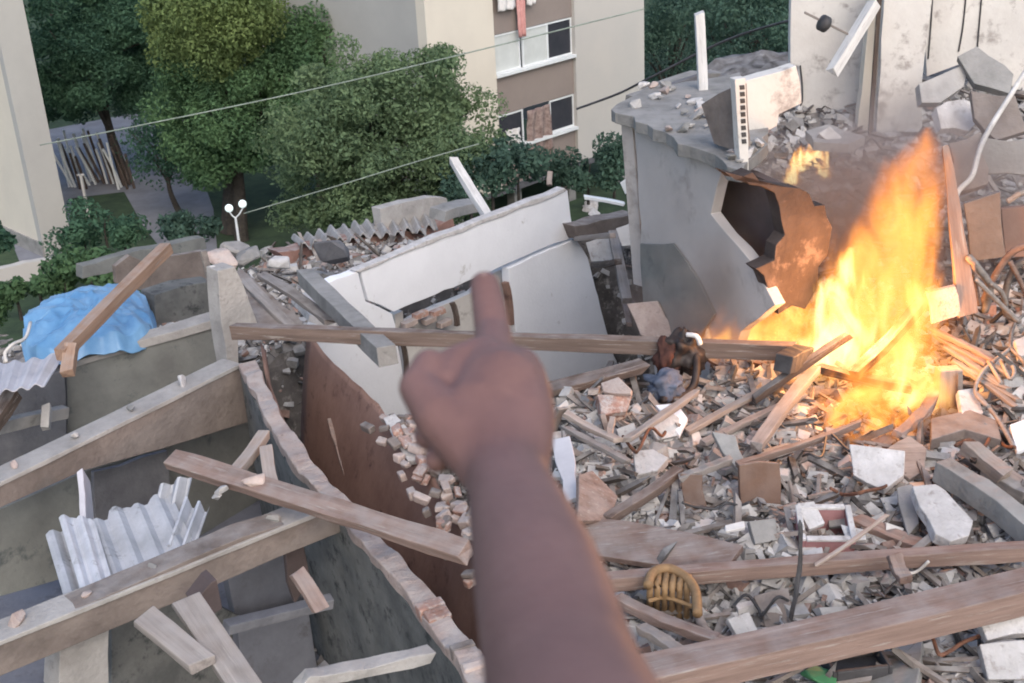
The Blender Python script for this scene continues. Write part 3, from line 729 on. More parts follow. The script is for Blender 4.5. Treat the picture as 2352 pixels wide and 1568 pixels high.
# grey stained wall and the sunken rooms
ga = PZ(145, 842, 6.5); gb = PZ(520, 738, 6.6); GD = (gb - ga).normalized(); GP = vplane(ga, Vector((GD.x, GD.y, 0)).normalized())
gw = thing('stained_wall', Vector((ga.x, ga.y, 4.6)), 'broad grey stained wall below the blue tarpaulin', 'wall')
slab('panel', None, None, ((142, 845), (330, 790), (535, 735), (548, 850), (610, 1010), (560, 1120), (400, 1130), (160, 1090)), GP, 0.2, 'stained_wall', 0.01, 0.4, 1, parent=gw)
slab('coping', None, None, ((140, 838), (330, 780), (530, 722), (536, 742), (330, 800), (146, 852)), (GP[0] + GP[1] * 0.03, GP[1]), 0.26, 'concrete_pale', 0.012, 0.3, 2, parent=gw)
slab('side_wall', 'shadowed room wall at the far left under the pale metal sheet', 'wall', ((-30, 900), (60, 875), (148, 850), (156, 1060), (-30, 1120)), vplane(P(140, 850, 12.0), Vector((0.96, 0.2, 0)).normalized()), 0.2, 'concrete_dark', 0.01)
beam('ledge_beam', 'thin grey ledge across the shadowed room at the far left', 'beam', P(-20, 985, 10.9), P(150, 945, 11.6), 0.12, 0.12, 'concrete', 0.01, 0.01, 5)
beam('short_post', 'stubby grey post standing on the thin ledge at the far left', 'post', P(104, 985, 11.0), P(108, 930, 11.2), 0.08, 0.08, 'concrete_pale', 0.01, 0.02, 6)
beam('timber_end', 'broken brown timber end poking in at the far left edge', 'timber', P(-25, 985, 10.6), P(28, 905, 10.9), 0.16, 0.12, 'wood_dark', 0.02, 0.04, 7)
# ring beam 1 (upper) and 2 (lower)
b1 = thing('ring_beam', PZ(280, 1000, 6.8), 'long grey concrete wall beam slanting up from the left edge to the brown wall', 'concrete beam')
pa, pb = PZ(-30, 1130, 7.1), PZ(552, 842, 7.1)
BD = (pb - pa).normalized(); BP = vplane(pa, BD)
slab('face', None, None, ((-30, 1130), (548, 846), (600, 960), (380, 1028), (190, 1082), (-30, 1180)), BP, 0.2, 'concrete_warm', 0.006, 0.4, 3, parent=b1)
beam('top_edge', None, None, pa + Vector((0, 0, 0.02)) - BP[1] * 0.1, pb + Vector((0, 0, 0.02)) - BP[1] * 0.1, 0.24, 0.04, 'concrete_pale', 0.01, 0.01, 4, parent=b1, segs=10)  # paler strip puts the light on the beam's top into colour
slab('room_wall', 'grey-green room wall under the long wall beam', 'wall', ((200, 1080), (390, 1020), (600, 955), (660, 1100), (640, 1200), (380, 1260), (0, 1370), (-30, 1180)), (BP[0] - BP[1] * 0.5, BP[1]), 0.2, 'stained_wall', 0.01, 0.4, 4)
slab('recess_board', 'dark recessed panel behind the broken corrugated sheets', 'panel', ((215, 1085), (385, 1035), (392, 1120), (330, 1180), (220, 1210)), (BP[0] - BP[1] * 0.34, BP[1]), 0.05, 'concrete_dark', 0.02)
beam('board_stub', 'pale upright board stub left of the corrugated sheets', 'board', P(200, 1210, 8.6), P(192, 1095, 9.0), 0.22, 0.05, 'sheet_pale', 0.01, 0.03, 5, up=Vector((1, 0, 0)))
b2a, b2b = PZ(-40, 1500, 7.2), PZ(775, 1168, 7.2)
B2D = (b2b - b2a).normalized(); B2P = vplane(b2a, B2D)
b2 = thing('ring_beam', b2a, 'long brownish concrete beam crossing below the corrugated sheets', 'concrete beam')
slab('face', None, None, ((-40, 1488), (300, 1345), (560, 1232), (772, 1170), (800, 1215), (640, 1280), (330, 1415), (-40, 1570)), B2P, 0.2, 'concrete_warm', 0.006, 0.4, 6, parent=b2)
beam('top_edge', None, None, b2a + Vector((0, 0, 0.03)) - B2P[1] * 0.1, b2b + Vector((0, 0, 0.03)) - B2P[1] * 0.1, 0.24, 0.035, 'concrete_pale', 0.01, 0.01, 7, parent=b2, segs=10)  # pale top again carries the light in its colour
# floor and partitions of the lower rooms
slab('floor_slab', 'bare blue-grey floor of the sunken room at lower left', 'floor', ((-60, 1180), (400, 1110), (700, 1160), (900, 1300), (1100, 1600), (-60, 1600)), hplane(5.3), 0.12, 'floor_grey', 0.0, bevel=0)
slab('partition', 'grey plastered partition below the concrete beam, left of the arm', 'wall', ((520, 1315), (665, 1265), (700, 1395), (545, 1430)), vplane(PZ(600, 1400, 6.0), B2D), 0.12, 'floor_grey', 0.01)
slab('partition', 'lower grey partition panel near the bottom edge', 'wall', ((545, 1440), (708, 1400), (740, 1600), (560, 1600)), vplane(PZ(600, 1440, 6.1), B2D), 0.12, 'floor_grey', 0.01)
beam('ledge_beam', 'thin dark ledge between the two grey partition panels', 'beam', P(520, 1440, 7.0), P(760, 1380, 7.4), 0.10, 0.07, 'concrete_dark', 0.01, 0.02, 9)
slab('wall_stub', 'pale concrete pier at the bottom edge below the brownish beam', 'pier', ((138, 1490), (205, 1455), (250, 1440), (252, 1600), (135, 1600)), vplane(PZ(200, 1455, 6.9), E1), 0.22, 'concrete_pale', 0.01, seed=9)
slab('mouldy_wall', 'dark grey-green panel behind the two planks at the bottom edge', 'panel', ((255, 1440), (440, 1360), (560, 1420), (560, 1600), (255, 1600)), vplane(PZ(300, 1450, 6.5), E1), 0.1, 'mould_wall', 0.01)
beam('plank', 'pale plank propped below the brownish beam, the left one of two', 'plank', P(330, 1415, 5.9), P(465, 1525, 5.6), px(62, P(400, 1470, 5.8)), 0.05, 'wood_grey', 0.01, 0.03, 11)
beam('plank', 'longer pale plank propped below the brownish beam, the right one of two', 'plank', P(425, 1375, 6.1), P(570, 1590, 5.5), px(70, P(490, 1480, 5.8)), 0.05, 'wood_grey', 0.01, 0.03, 12)
beam('plank', 'short pinkish plank hanging in the hole above the grey partition', 'plank', P(682, 1315, 6.7), P(735, 1398, 6.5), px(38, P(705, 1360, 6.6)), 0.05, 'wood_pink', 0.01, 0.03, 13)
slab('opening', 'dark slab standing for a shaded hole in the wall above the short pinkish plank', 'opening', ((655, 1262), (700, 1250), (715, 1330), (680, 1385), (662, 1340)), vplane(PZ(690, 1300, 6.7), B2D), 0.05, 'dark_board', 0.03)  # flat dark slab stands for the shade inside a hole
slab('opening', 'dark broken box end hanging beside the propped planks', 'box', ((485, 1340), (500, 1330), (512, 1400), (480, 1415), (445, 1385)), vplane(P(480, 1370, 6.6), B2D), 0.15, 'dark_board', 0.02)
for i, (a, b, Y, w, lab) in enumerate((((690, 1560), (990, 1500), 5.7, 40, 'rough pale concrete ledge at the bottom edge left of the arm'),)):
    pA, pB = P(*a, Y), P(*b, Y + 0.3); beam('ledge_beam', lab, 'beam', pA, pB, px(w, pA), px(30, pA), 'concrete_pale', 0.03, 0.04, 30)

rr = random.Random(21)
for i in range(9):      # bits lying on the two long wall beams
    up_ = i < 4; t = (0.12 + 0.22 * i) if up_ else (0.10 + 0.18 * (i - 4)); a_, b_ = (pa, pb) if up_ else (b2a, b2b); nn_ = BP[1] if up_ else B2P[1]
    k = rr.uniform(0.03, 0.07); c_ = a_.lerp(b_, t) - nn_ * 0.1 + Vector((0, 0, 0.045 + k * 0.35))
    chunk('rubble_lump', ['first', 'second', 'third', 'fourth', 'fifth'][i if up_ else i - 4] + ' crumb of rubble from the left on the ' + ('grey slanting wall beam' if up_ else 'brownish concrete beam'), 'rubble', c_, (k * 1.5, k, k * 0.7), rr.choice(('concrete', 'plaster_chunk', 'brick_pale')), 700 + i, group='crumbs on the wall beams')
# corrugated white sheets
corrugated('corrugated_sheet', 'broken white corrugated roofing sheet leaning on the brownish beam', 'roofing sheet', P(155, 1398, 7.3), P(458, 1275, 8.1), P(390, 1130, 9.0), P(105, 1228, 8.3), 6, 0.026, 'fibre_cement', 0.012, torn=0.05, seed=3)
corrugated('corrugated_sheet', 'narrow torn corrugated strip lying over the left half of the big white sheet', 'roofing sheet', P(190, 1372, 7.35), P(262, 1345, 7.5), P(215, 1190, 8.45), P(140, 1205, 8.35), 2, 0.026, 'fibre_cement', 0.012, torn=0.12, seed=8)
corrugated('corrugated_sheet', 'small white corrugated offcut tilted on the right end of the big sheet', 'roofing sheet', P(385, 1250, 8.25), P(440, 1280, 8.1), P(482, 1160, 8.8), P(425, 1140, 8.9), 2, 0.05, 'fibre_cement', 0.012, torn=0.1, seed=4)
corrugated('corrugated_sheet', 'pale corrugated offcut standing behind the big white sheet', 'roofing sheet', P(350, 1190, 8.8), P(420, 1190, 8.8), P(440, 1100, 9.0), P(365, 1120, 9.0), 2, 0.05, 'fibre_cement', 0.012, torn=0.12, seed=5)

# ------------------------------------------------------------------ brown walled room in the middle
# low wall with a rounded pale top edge, running from the end of the upper beam to the bottom edge
edge = [PZ(u, v, 7.15) for u, v in ((565, 838), (600, 900), (640, 975), (685, 1050), (730, 1105), (775, 1150), (840, 1225), (900, 1290), (965, 1370), (1030, 1455), (1085, 1530), (1140, 1620))]
edge = spline(edge, 4)
bw = thing('curved_wall', Vector((edge[20].x, edge[20].y, 5.0)), 'curving broken wall with a pale brick top running down to the bottom edge', 'wall')
def strip(pts, off0, off1, z0, z1):
    """solid band along a path between two sideways offsets and two heights (relative)"""
    V, F = [], []
    for i, p in enumerate(pts):
        d = (pts[min(i + 1, len(pts) - 1)] - pts[max(i - 1, 0)]); d.z = 0; d.normalize(); s = Vector((d.y, -d.x, 0))
        j = 0.02 * mnoise.noise((p.x * 2, off0 * 9, p.y * 2))
        for o_, z in ((off0, z0), (off1, z0), (off1, z1), (off0, z1)): V.append(p + s * (o_ + j) + UP * (z + (0.025 * mnoise.noise((p.x * 3, o_ * 20, p.y * 3)) if z == z1 else 0)))
    n = len(pts)
    for i in range(n - 1):
        for k in range(4): F.append((4 * i + k, 4 * i + (k + 1) % 4, 4 * i + 4 + (k + 1) % 4, 4 * i + 4 + k))
    F += [(0, 1, 2, 3), tuple(4 * (n - 1) + k for k in range(4))]
    return V, F
V, F = strip(edge, -0.07, 0.07, -2.2, -0.05); mk('body', V, F, 'mould_wall', bw)
fine = spline(edge, 3)
V, F = strip(fine, -0.075, 0.075, -0.06, 0.03); mk('plaster_edge', [Vector(v) + Vector((0.03 * mnoise.noise(Vector(v) * 4), 0.03 * mnoise.noise(Vector(v) * 4 + Vector((7, 0, 0))), 0.045 * mnoise.noise(Vector(v) * 3.5) + 0.012 * mnoise.noise(Vector(v) * 14))) for v in V], F, 'brick_pale', bw, bevel=0.012)
acc = 0
for i in range(17, len(edge) - 1):
    a, b = edge[i], edge[i + 1]; d = (b - a).normalized(); s = Vector((d.y, -d.x, 0))
    rr = random.Random(i)
    if i not in (33, 34, 38, 39, 40): continue
    mat_ = rr.choice(('brick_pale', 'brick_pale', 'brick_pale', 'brick_pale', 'brick', 'concrete_warm'))
    beam('brick', None, None, a + d * 0.004 + UP * (0.02 + rr.uniform(-.012, .012)), b - d * 0.004 + UP * (0.02 + rr.uniform(-.012, .012)), 0.17 + rr.uniform(-.02, .015), 0.09, mat_, 0.012, 0.012, i, parent=bw, segs=2, bevel=0.012)
# brown painted inner wall, bowed like half a pipe, leaning against it
rows = []
Lft = [(598, 785), (612, 870), (660, 985), (720, 1080), (790, 1160), (860, 1240), (940, 1330), (1030, 1420), (1090, 1500)]
Rgt = [(705, 765), (790, 850), (870, 930), (935, 1010), (985, 1080), (1040, 1160), (1100, 1260), (1160, 1370), (1220, 1450)]
Lft = spline([Vector((u, v, 0)) for u, v in Lft], 4); Rgt = spline([Vector((u, v, 0)) for u, v in Rgt], 4)
for a, b in zip(Lft, Rgt):
    pl = PZ(a.x, a.y, 7.0); pr = PZ(b.x, b.y, 7.0) ; row = []
    pr = pr + (CAM - pr).normalized() * 0.0
    for k in range(29):
        s = k / 28
        q = pl.lerp(pr, s)
        q.z += -2.0 * (math.sin(math.pi * s ** 0.42) ** 1.1) + 0.05 * mnoise.noise((q.x * 2, q.y * 2, 0)) + 0.05 * mnoise.noise((q.x * 5, q.y * 5, 2)) + 0.02 * mnoise.noise((q.x * 14, q.y * 14, 2))
        row.append(q)
    rows.append(row)
bi = thing('brown_wall', Vector((rows[8][14].x, rows[8][14].y, 5.6)), 'bowed brown-painted inner wall between the curving wall top and the arm', 'wall')
MB().grid(rows, 0.12, Vector((0.35, 0, -0.94))).build('painted_face', 'brown_paint', bi, smooth=True)
rr = random.Random(77)
for i in range(10, len(rows) - 6):
    p = rows[i][28]; q = rows[i + 1][28]; d = (q - p).normalized(); s = Vector((d.y, -d.x, 0))
    for k in range(5):
        if rr.random() < 0.3: continue
        c = p + s * (-0.10 + 0.07 * k + rr.uniform(-.05, .05)) + UP * (0.03 + rr.uniform(-.04, .05)); d = Matrix.Rotation(rr.uniform(-.9, .9), 3, 'Z') @ (q - p).normalized()
        beam('brick', None, None, c - d * rr.uniform(0.03, 0.09), c + d * rr.uniform(0.02, 0.07), rr.uniform(0.05, 0.10), rr.uniform(0.04, 0.08), rr.choice(('brick_pale', 'brick', 'brick_pale', 'concrete_warm')), 0.015, 0.015, i * 7 + k, parent=bi, segs=1, bevel=0.012, roll=rr.uniform(-.4, .4))
slab('plaster_patch', None, None, ((880, 960), (905, 950), (960, 1010), (985, 1050), (935, 1060), (905, 1010)), (rows[16][26] + Vector((0, 0, 0.08)), Vector((-0.2, -0.3, 0.93)).normalized()), 0.06, 'plaster_chunk', 0.02, 0.15, 4, parent=bi)
slab('torn_strip', None, None, ((752, 960), (765, 958), (805, 1075), (800, 1120), (780, 1060)), (rows[14][10] + Vector((0, 0, 0.10)), Vector((0.3, -0.4, 0.85)).normalized()), 0.04, 'wood_pink', 0.01, 0.15, 5, parent=bi)
# long plank over the rooms, and props
beam('long_plank', 'long reddish plank lying from the corrugated sheets to the arm', 'plank', P(390, 1052, 8.35), P(1075, 1268, 6.75), px(52, P(730, 1160, 7.4)), 0.07, 'wood_pink', 0.03, 0.05, 41, segs=10, roll=R_(18))
beam('prop', 'short pale prop standing on the long reddish plank', 'prop', P(540, 1085, 8.05), P(606, 998, 8.6), px(28, P(570, 1040, 8.3)), 0.07, 'wood_pale', 0.01, 0.02, 42)
beam('prop', 'thin upright prop between the short pale prop and the curving wall', 'prop', P(628, 1125, 7.8), P(612, 1030, 8.35), px(30, P(620, 1080, 8.0)), 0.06, 'wood_pale', 0.01, 0.02, 43)
for i, (u, v, s, lab) in enumerate(((585, 1100, 42, 'pinkish lump resting on the long plank below the props'), (510, 1125, 30, 'pale rag-like lump under the long plank beside the corrugated sheets'), (500, 1140, 22, 'small pale lump under the long plank'))):
    p = P(u, v, 7.85); k = px(s, p); chunk('rubble_lump', lab, 'rubble', p, (k, k * 0.6, k * 0.4), 'brick_pale' if i == 0 else 'plaster_chunk', 90 + i)
# long horizontal timber with the dark bag tied on it
tmA, tmB = P(538, 760, 10.9), P(1832, 808, 9.15)
beam('long_timber', 'long grey-brown timber spanning behind the arm from the wall end into the fire', 'timber', tmA, tmB, 0.10, px(33, tmA), 'wood', 0.03, 0.02, 44, segs=12)

# ------------------------------------------------------------------ grey house with a flat roof, right of the white wall
ho, hn = PZ(1412, 250, 9.0), PZ(1705, 392, 9.0)
HD = (hn - ho).normalized(); HP = vplane(ho, HD)
gh = thing('grey_house', Vector((ho.x, ho.y, 6.0)), 'flat-roofed grey house with smoke-stained wall left of the fire', 'house')
slab('front_wall', None, None, ((1456, 286), (1560, 335), (1662, 386), (1646, 425), (1632, 492), (1672, 540), (1732, 612), (1758, 660), (1780, 700), (1700, 760), (1690, 800), (1650, 880), (1510, 900), (1480, 660)), HP, 0.10, 'house_wall', 0.02, 0.15, 1, parent=gh)
hq = PP(1765, 540, HP)
slab('wall_return', None, None, ((1675, 393), (1745, 412), (1835, 432), (1895, 470), (1905, 560), (1880, 640), (1850, 710), (1790, 720), (1760, 660), (1735, 612), (1775, 596), (1801, 540), (1790, 472), (1752, 432), (1700, 410)), vplane(hq, Vector((1, 0.45, 0)).normalized()), 0.14, 'soot_wall', 0.05, 0.09, 2, parent=gh)
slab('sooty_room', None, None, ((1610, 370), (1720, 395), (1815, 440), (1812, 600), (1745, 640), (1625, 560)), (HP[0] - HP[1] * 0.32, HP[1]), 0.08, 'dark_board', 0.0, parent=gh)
slab('roof_slab', None, None, ((1408, 250), (1705, 392), (1762, 330), (1735, 200), (1700, 165), (1480, 205)), hplane(9.06), 0.11, 'concrete', 0.05, 0.16, 2, parent=gh)
slab('side_wall', None, None, ((1452, 285), (1470, 281), (1492, 650), (1480, 660)), vplane(PP(1456, 286, HP) + Vector((-0.02, 0.02, 0)), E1), 0.15, 'house_wall', 0.0, parent=gh)
slab('wall_base', None, None, ((1470, 560), (1545, 560), (1600, 640), (1640, 720), (1600, 800), (1480, 790), (1475, 660)), (HP[0] + HP[1] * 0.03, HP[1]), 0.02, 'stained_wall', 0.02, 0.2, 3, parent=gh)
rr = random.Random(8); RSEEN = set()
for i in range(160):     # debris on the flat roof
    t, s = rr.random(), rr.random()
    u = lerp(1425, 1700, t) + s * 60 ; v = lerp(245, 372, t) - s * 80 * (1 - 0.3 * t)
    k = rr.uniform(0.03, 0.085); p = PZ(u, v, 9.09)
    mt = rr.choice(('concrete', 'concrete_pale', 'plaster_chunk', 'brick_pale'))
    kz = ('small' if k < 0.048 else 'middling' if k < 0.066 else 'large') + ' '; wz = ' near its far corner' if t < 0.33 else ' in its middle' if t < 0.66 else ' near the pierced edge'
    if (kz, wz, mt) in RSEEN: continue
    RSEEN.add((kz, wz, mt))
    chunk('roof_rubble', kz + {'concrete': 'grey stone lying on the flat roof of the grey house', 'concrete_pale': 'pale concrete bit lying on the flat roof of the grey house', 'plaster_chunk': 'whitish plaster bit lying on the flat roof of the grey house', 'brick_pale': 'pinkish brick bit lying on the flat roof of the grey house'}[mt].replace('lying on the flat roof of the grey house', 'on the grey house roof') + wz, 'rubble', p, (k * 1.5, k, k * 0.7), mt, 300 + i, group='rubble bits on the flat roof')
# the white box on that roof with the pierced edge
bx0 = PZ(1690, 330, 9.1)
wbx = thing('parapet_wall', bx0, 'broken white parapet with a column of dark holes down its edge', 'wall')
pp1 = vplane(P(1700, 260, 9.8), Vector((1, 0.28, 0)).normalized())
slab('face', None, None, ((1712, 185), (1830, 150), (1842, 238), (1790, 262), (1785, 290), (1762, 300), (1745, 318), (1716, 330)), (pp1[0] - pp1[1] * 0.8, pp1[1]), 0.14, 'ochre_paint', 0.012, 0.15, 5, parent=wbx)
slab('edge_strip', None, None, ((1688, 182), (1713, 178), (1720, 390), (1702, 405)), (pp1[0] + pp1[1] * 0.05, pp1[1]), 0.09, 'ochre_paint', 0.006, 0.2, 6, parent=wbx)
for i in range(9):
    v = 196 + i * 15.5; slab('hole', None, None, ((1699 + i * 0.6, v), (1710 + i * 0.5, v - 1), (1711 + i * 0.5, v + 9), (1700 + i * 0.6, v + 10)), (pp1[0] + pp1[1] * 0.056, pp1[1]), 0.02, 'metal_dark', 0.0, parent=wbx, bevel=0)  # dark plates on the strip stand for shade inside the holes
slab('shaded_wall', 'shaded grey side wall left of the pierced white edge', 'wall', ((1610, 240), (1690, 195), (1700, 350), (1640, 330)), vplane(P(1690, 260, 9.95), Vector((-0.5, 0.86, 0))), 0.12, 'concrete_warm', 0.015, 0.2, 7)
beam('rail_post', 'slim white post standing on the flat roof before the trees', 'post', P(1616, 265, 12.3), P(1606, 30, 12.3), 0.10, 0.09, 'white_wood', 0.01, 0.02, 13)
beam('railing', 'dark thin rail behind the flat roof leading to the white post', 'railing', P(1470, 225, 13.5), P(1620, 170, 14.5), 0.06, 0.06, 'concrete_dark', 0.01, 0.02, 14)
slab('terrace_edge', 'grey terrace edge behind the flat roof', 'wall', ((1478, 225), (1600, 175), (1690, 160), (1700, 195), (1600, 215), (1480, 255)), vplane(P(1580, 200, 15.5), E1), 0.3, 'concrete', 0.02)
# white house at upper right
wp = vplane(P(1830, 150, 14.6), Vector((1, -0.10, 0)).normalized())
wh = thing('white_house', P(1990, 320, 14.0), 'white house with cracked walls and a broken corner column at upper right', 'house')
slab('wall', None, None, ((1818, -40), (2000, -40), (1990, 330), (1880, 310), (1850, 290), (1838, 240), (1832, 150), (1815, 150)), wp, 0.2, 'ochre_paint', 0.015, 0.25, 8, parent=wh)
slab('wall', None, None, ((2120, -40), (2420, -40), (2420, 230), (2330, 205), (2250, 130), (2200, 150), (2130, 175)), (wp[0] - wp[1] * 0.1, wp[1]), 0.2, 'ochre_paint', 0.02, 0.25, 9, parent=wh)
wq = (wp[0] + wp[1] * 0.7, wp[1])
slab('column', None, None, ((2032, -40), (2146, -40), (2118, 190), (2118, 290), (2096, 325), (2012, 318), (2022, 160)), wq, 0.45, 'ochre_paint', 0.01, 0.3, 10, parent=wh)
slab('column_edge', None, None, ((2000, -40), (2030, -40), (2010, 318), (1968, 322), (1985, 140)), (wq[0] - wq[1] * 0.15, wq[1]), 0.2, 'cream', 0.01, 0.3, 11, parent=wh)
beam('downpipe', None, None, PP(2022, -30, (wq[0] + wq[1] * 0.05, wq[1])), PP(1998, 312, (wq[0] + wq[1] * 0.05, wq[1])), 0.045, 0.045, 'wood_dark', 0.006, 0.0, 3, parent=wh)
for i, pts in enumerate((((2143, -20), (2138, 60), (2132, 135)), ((2220, -20), (2212, 60), (2202, 118)), ((2256, -20), (2250, 50), (2245, 110)), ((1838, 150), (1843, 200), (1840, 240), (1812, 255), (1792, 268), (1785, 300)))):
    m = MB(); pl_ = (wp[0] + wp[1] * (0.02 if i == 3 else -0.09), wp[1]); q = [PP(u, v, pl_) for u, v in pts]
    m.tube(spline(q, 4), 0.010, 5); m.build('crack', 'metal_dark', wh)
slab('base_debris', None, None, ((1850, 300), (1900, 285), (1985, 312), (1950, 330), (1870, 325)), hplane(8.35), 0.1, 'concrete_pale', 0.03, 0.2, 12, parent=wh)
beam('white_pipe', 'thick white pipe hanging diagonally from the broken corner column', 'pipe', P(2010, 5, 13.6), P(1912, 165, 13.4), 0.11, 0.11, 'white_wood', 0.01, 0.03, 15)
ins = P(1895, 55, 13.2)
iw = thing('wire_bracket', ins, 'thin metal rod with a black insulator disc in front of the white wall', 'bracket')
beam('rod', None, None, P(1848, 28, 13.2), P(1948, 78, 13.3), 0.025, 0.025, 'wood_grey', 0.0, 0.0, 16, parent=iw, segs=1)
m = MB(); dd = (P(1948, 78, 13.3) - P(1848, 28, 13.2)).normalized()
m.tube([ins - dd * 0.07, ins - dd * 0.05, ins + dd * 0.02, ins + dd * 0.05], [0.03, 0.085, 0.085, 0.04], 14); m.build('insulator', 'metal_dark', iw, smooth=True)
# heap of broken concrete at the wall's foot (upper right)
for i, (pix, Y, mt, lab) in enumerate((
        (((2110, 190), (2180, 160), (2230, 140), (2215, 200), (2160, 235), (2115, 235)), 13.2, 'concrete_pale', 'tilted pale slab at the foot of the cracked upper wall'),
        (((2200, 130), (2245, 105), (2330, 170), (2320, 215), (2240, 190)), 13.4, 'concrete', 'grey slab wedged under the cracked upper wall at right'),
        (((2150, 245), (2215, 225), (2260, 245), (2225, 300), (2160, 295)), 12.6, 'plaster_chunk', 'whitish broken slab below the tilted pale slab'),
        (((2230, 205), (2330, 220), (2360, 300), (2290, 320), (2240, 270)), 12.4, 'concrete_warm', 'brownish slab at the right edge below the cracked wall'),
        (((2240, 310), (2360, 320), (2360, 400), (2270, 400)), 11.6, 'concrete', 'dull grey slab low at the right edge beside the pale cable'),
        (((2180, 330), (2250, 300), (2270, 420), (2200, 440)), 11.3, 'concrete_warm', 'brown-grey slab between the leaning plank and the pale cable'),
        (((1880, 305), (1905, 290), (1945, 325), (1925, 345)), 12.8, 'plaster_chunk', 'pale square block at the foot of the corner column'))):
    q = P(*pix[0], Y); r = random.Random(i)
    slab('broken_slab', lab, 'slab', pix, facing(q, Vector((r.uniform(-.4, .3), -1, r.uniform(0.3, 1.0)))), 0.12, mt, 0.03, 0.15, 20 + i)
# pale cable bending along the right edge
m = MB(); m.tube(spline([P(2190, 480, 10.4), P(2200, 440, 10.5), P(2232, 405, 10.7), P(2248, 350, 11.0), P(2270, 300, 11.4), P(2320, 220, 12.0), P(2365, 150, 12.5)], 5), 0.026, 6)
tag(m.build('pale_cable', 'cable_white', smooth=True), 'thick pale bent cable rising along the right edge', 'cable')
# overhead wires
def wire(label, pts, r, mat='cable'):
    m = MB(); m.tube(spline(pts, 6), r, 5); return tag(m.build('overhead_wire', mat, smooth=True), label, 'wire', 'overhead wires')
wire('long overhead wire crossing in front of the dark trees', [P(92, 333, 30), P(300, 292, 29.5), P(640, 222, 29), P(985, 143, 28.5), P(1480, 20, 28)], 0.016)
wire('lower overhead wire in front of the round tree', [P(560, 490, 27), P(780, 425, 27), P(960, 370, 27), P(1100, 330, 27)], 0.014)
wire('dark overhead wire across the right wall of the middle building', [P(1325, 250, 20), P(1420, 215, 19.5), P(1500, 175, 19), P(1700, 80, 18), P(2010, 0, 15)], 0.02, 'metal_dark')
# bits beyond the white wall
slab('white_sheet', 'small bright white sheet standing in the shade under the middle building', 'sheet', ((1424, 420), (1455, 400), (1462, 428), (1436, 446)), vplane(P(1440, 420, 20), Vector((0.9, -0.2, 0))), 0.03, 'metal_white', 0.0)
beam('white_board', 'white board lying below the small white sheet', 'board', P(1342, 452, 19.5), P(1432, 468, 19.5), 0.12, 0.05, 'metal_white', 0.01, 0.02, 17)
beam('white_stake', 'short pale stake behind the right end of the white wall', 'stake', P(1262, 425, 24), P(1264, 395, 24.2), 0.1, 0.08, 'wood_pale', 0.01, 0.01, 18)
slab('yard_wall', 'brownish yard wall between the white wall and the grey house', 'wall', ((1318, 520), (1460, 490), (1475, 530), (1400, 540), (1330, 552)), vplane(P(1400, 520, 18.5), E1), 0.3, 'concrete_warm', 0.02)
for i, (a, b, w, mt, lab) in enumerate((((1325, 548), (1408, 540), 14, 'wood_pale', 'pale timber lying right of the white wall corner'), ((1408, 535), (1440, 690), 22, 'wood_grey', 'dark grey upright timber between the white wall and the grey house'),
        ((1365, 608), (1420, 600), 16, 'wood_dark', 'dark short timber at the edge of the white wall'), ((1425, 640), (1445, 745), 12, 'wood', 'thin brown stick beside the grey house base'), ((1440, 690), (1510, 740), 12, 'wood_dark', 'dark stick sloping down to the bag on the timber'))):
    pA = P(*a, 14.5); beam('debris_timber', lab, 'timber', pA, P(*b, 13.2), px(w, pA), px(w, pA) * 0.8, mt, 0.02, 0.02, 60 + i)
for i, (pix, Y, mt, lab) in enumerate(((((1345, 555), (1405, 545), (1412, 600), (1360, 600)), 14.6, 'plaster_chunk', 'whitish panel beside the right edge of the white wall'),
        (((1415, 525), (1472, 500), (1470, 560), (1430, 565)), 14.0, 'ochre_paint', 'cream block against the corner of the grey house'),
        (((1440, 700), (1510, 690), (1560, 760), (1530, 790), (1470, 770)), 11.0, 'brick_pale', 'pinkish dusty slab below the grey house beside the timber'))):
    slab('broken_slab', lab, 'slab', pix, facing(P(*pix[0], Y), Vector((-0.3, -1, 0.5))), 0.1, mt, 0.03, 0.15, 70 + i)

# ------------------------------------------------------------------ timbers and boards on the rubble terrace
def lay(name, label, cat, a, b, wpx, hm, mat, la=0.1, lb=0.1, seed=1, roll=0.0, warp=0.02, taper=1.0, jag=0.03, group=None):
    pA, pB = PG(*a, la), PG(*b, lb)
    return beam(name, label, cat, pA, pB, px(wpx, (pA + pB) / 2), hm, mat, warp, jag, seed, segs=8, roll=roll, taper=taper, group=group)
lay('big_timber', 'big squared brown timber crossing the lower right corner', 'timber', (1475, 1560), (2400, 1345), 88, 0.16, 'wood_pink', 0.42, 0.42, 101, jag=0.01)
lay('long_timber', 'long thinner brown timber lying above the big one', 'timber', (1385, 1338), (2400, 1262), 34, 0.10, 'wood_pink', 0.25, 0.25, 102)
slab('wide_board', 'wide light brown board with a pointed end right of the arm', 'board', ((1290, 1180), (1440, 1195), (1600, 1225), (1708, 1252), (1664, 1310), (1500, 1295), (1340, 1270)), tplane(PG(1300, 1185, .3), PG(1708, 1252, .25), PG(1500, 1295, .22)), 0.05, 'wood_pink', 0.006, 0.4, 5)
slab('brown_board', 'reddish brown triangular board rising above the wide board', 'board', ((1325, 1195), (1330, 1090), (1360, 1080), (1420, 1140), (1400, 1195)), tplane(PG(1325, 1195, .3), PG(1360, 1080, .35), PG(1400, 1195, .2)), 0.04, 'wood_pink', 0.01, 0.2, 6)
lay('brown_batten', 'dark brown batten from the triangular board up to the rubble', 'batten', (1395, 1192), (1560, 1080), 26, 0.06, 'wood', 0.2, 0.25, 103)
lay('grey_batten', 'greyish batten pointing at the pale triangular slab', 'batten', (1560, 1100), (1680, 1055), 20, 0.05, 'wood_grey', 0.25, 0.3, 104)
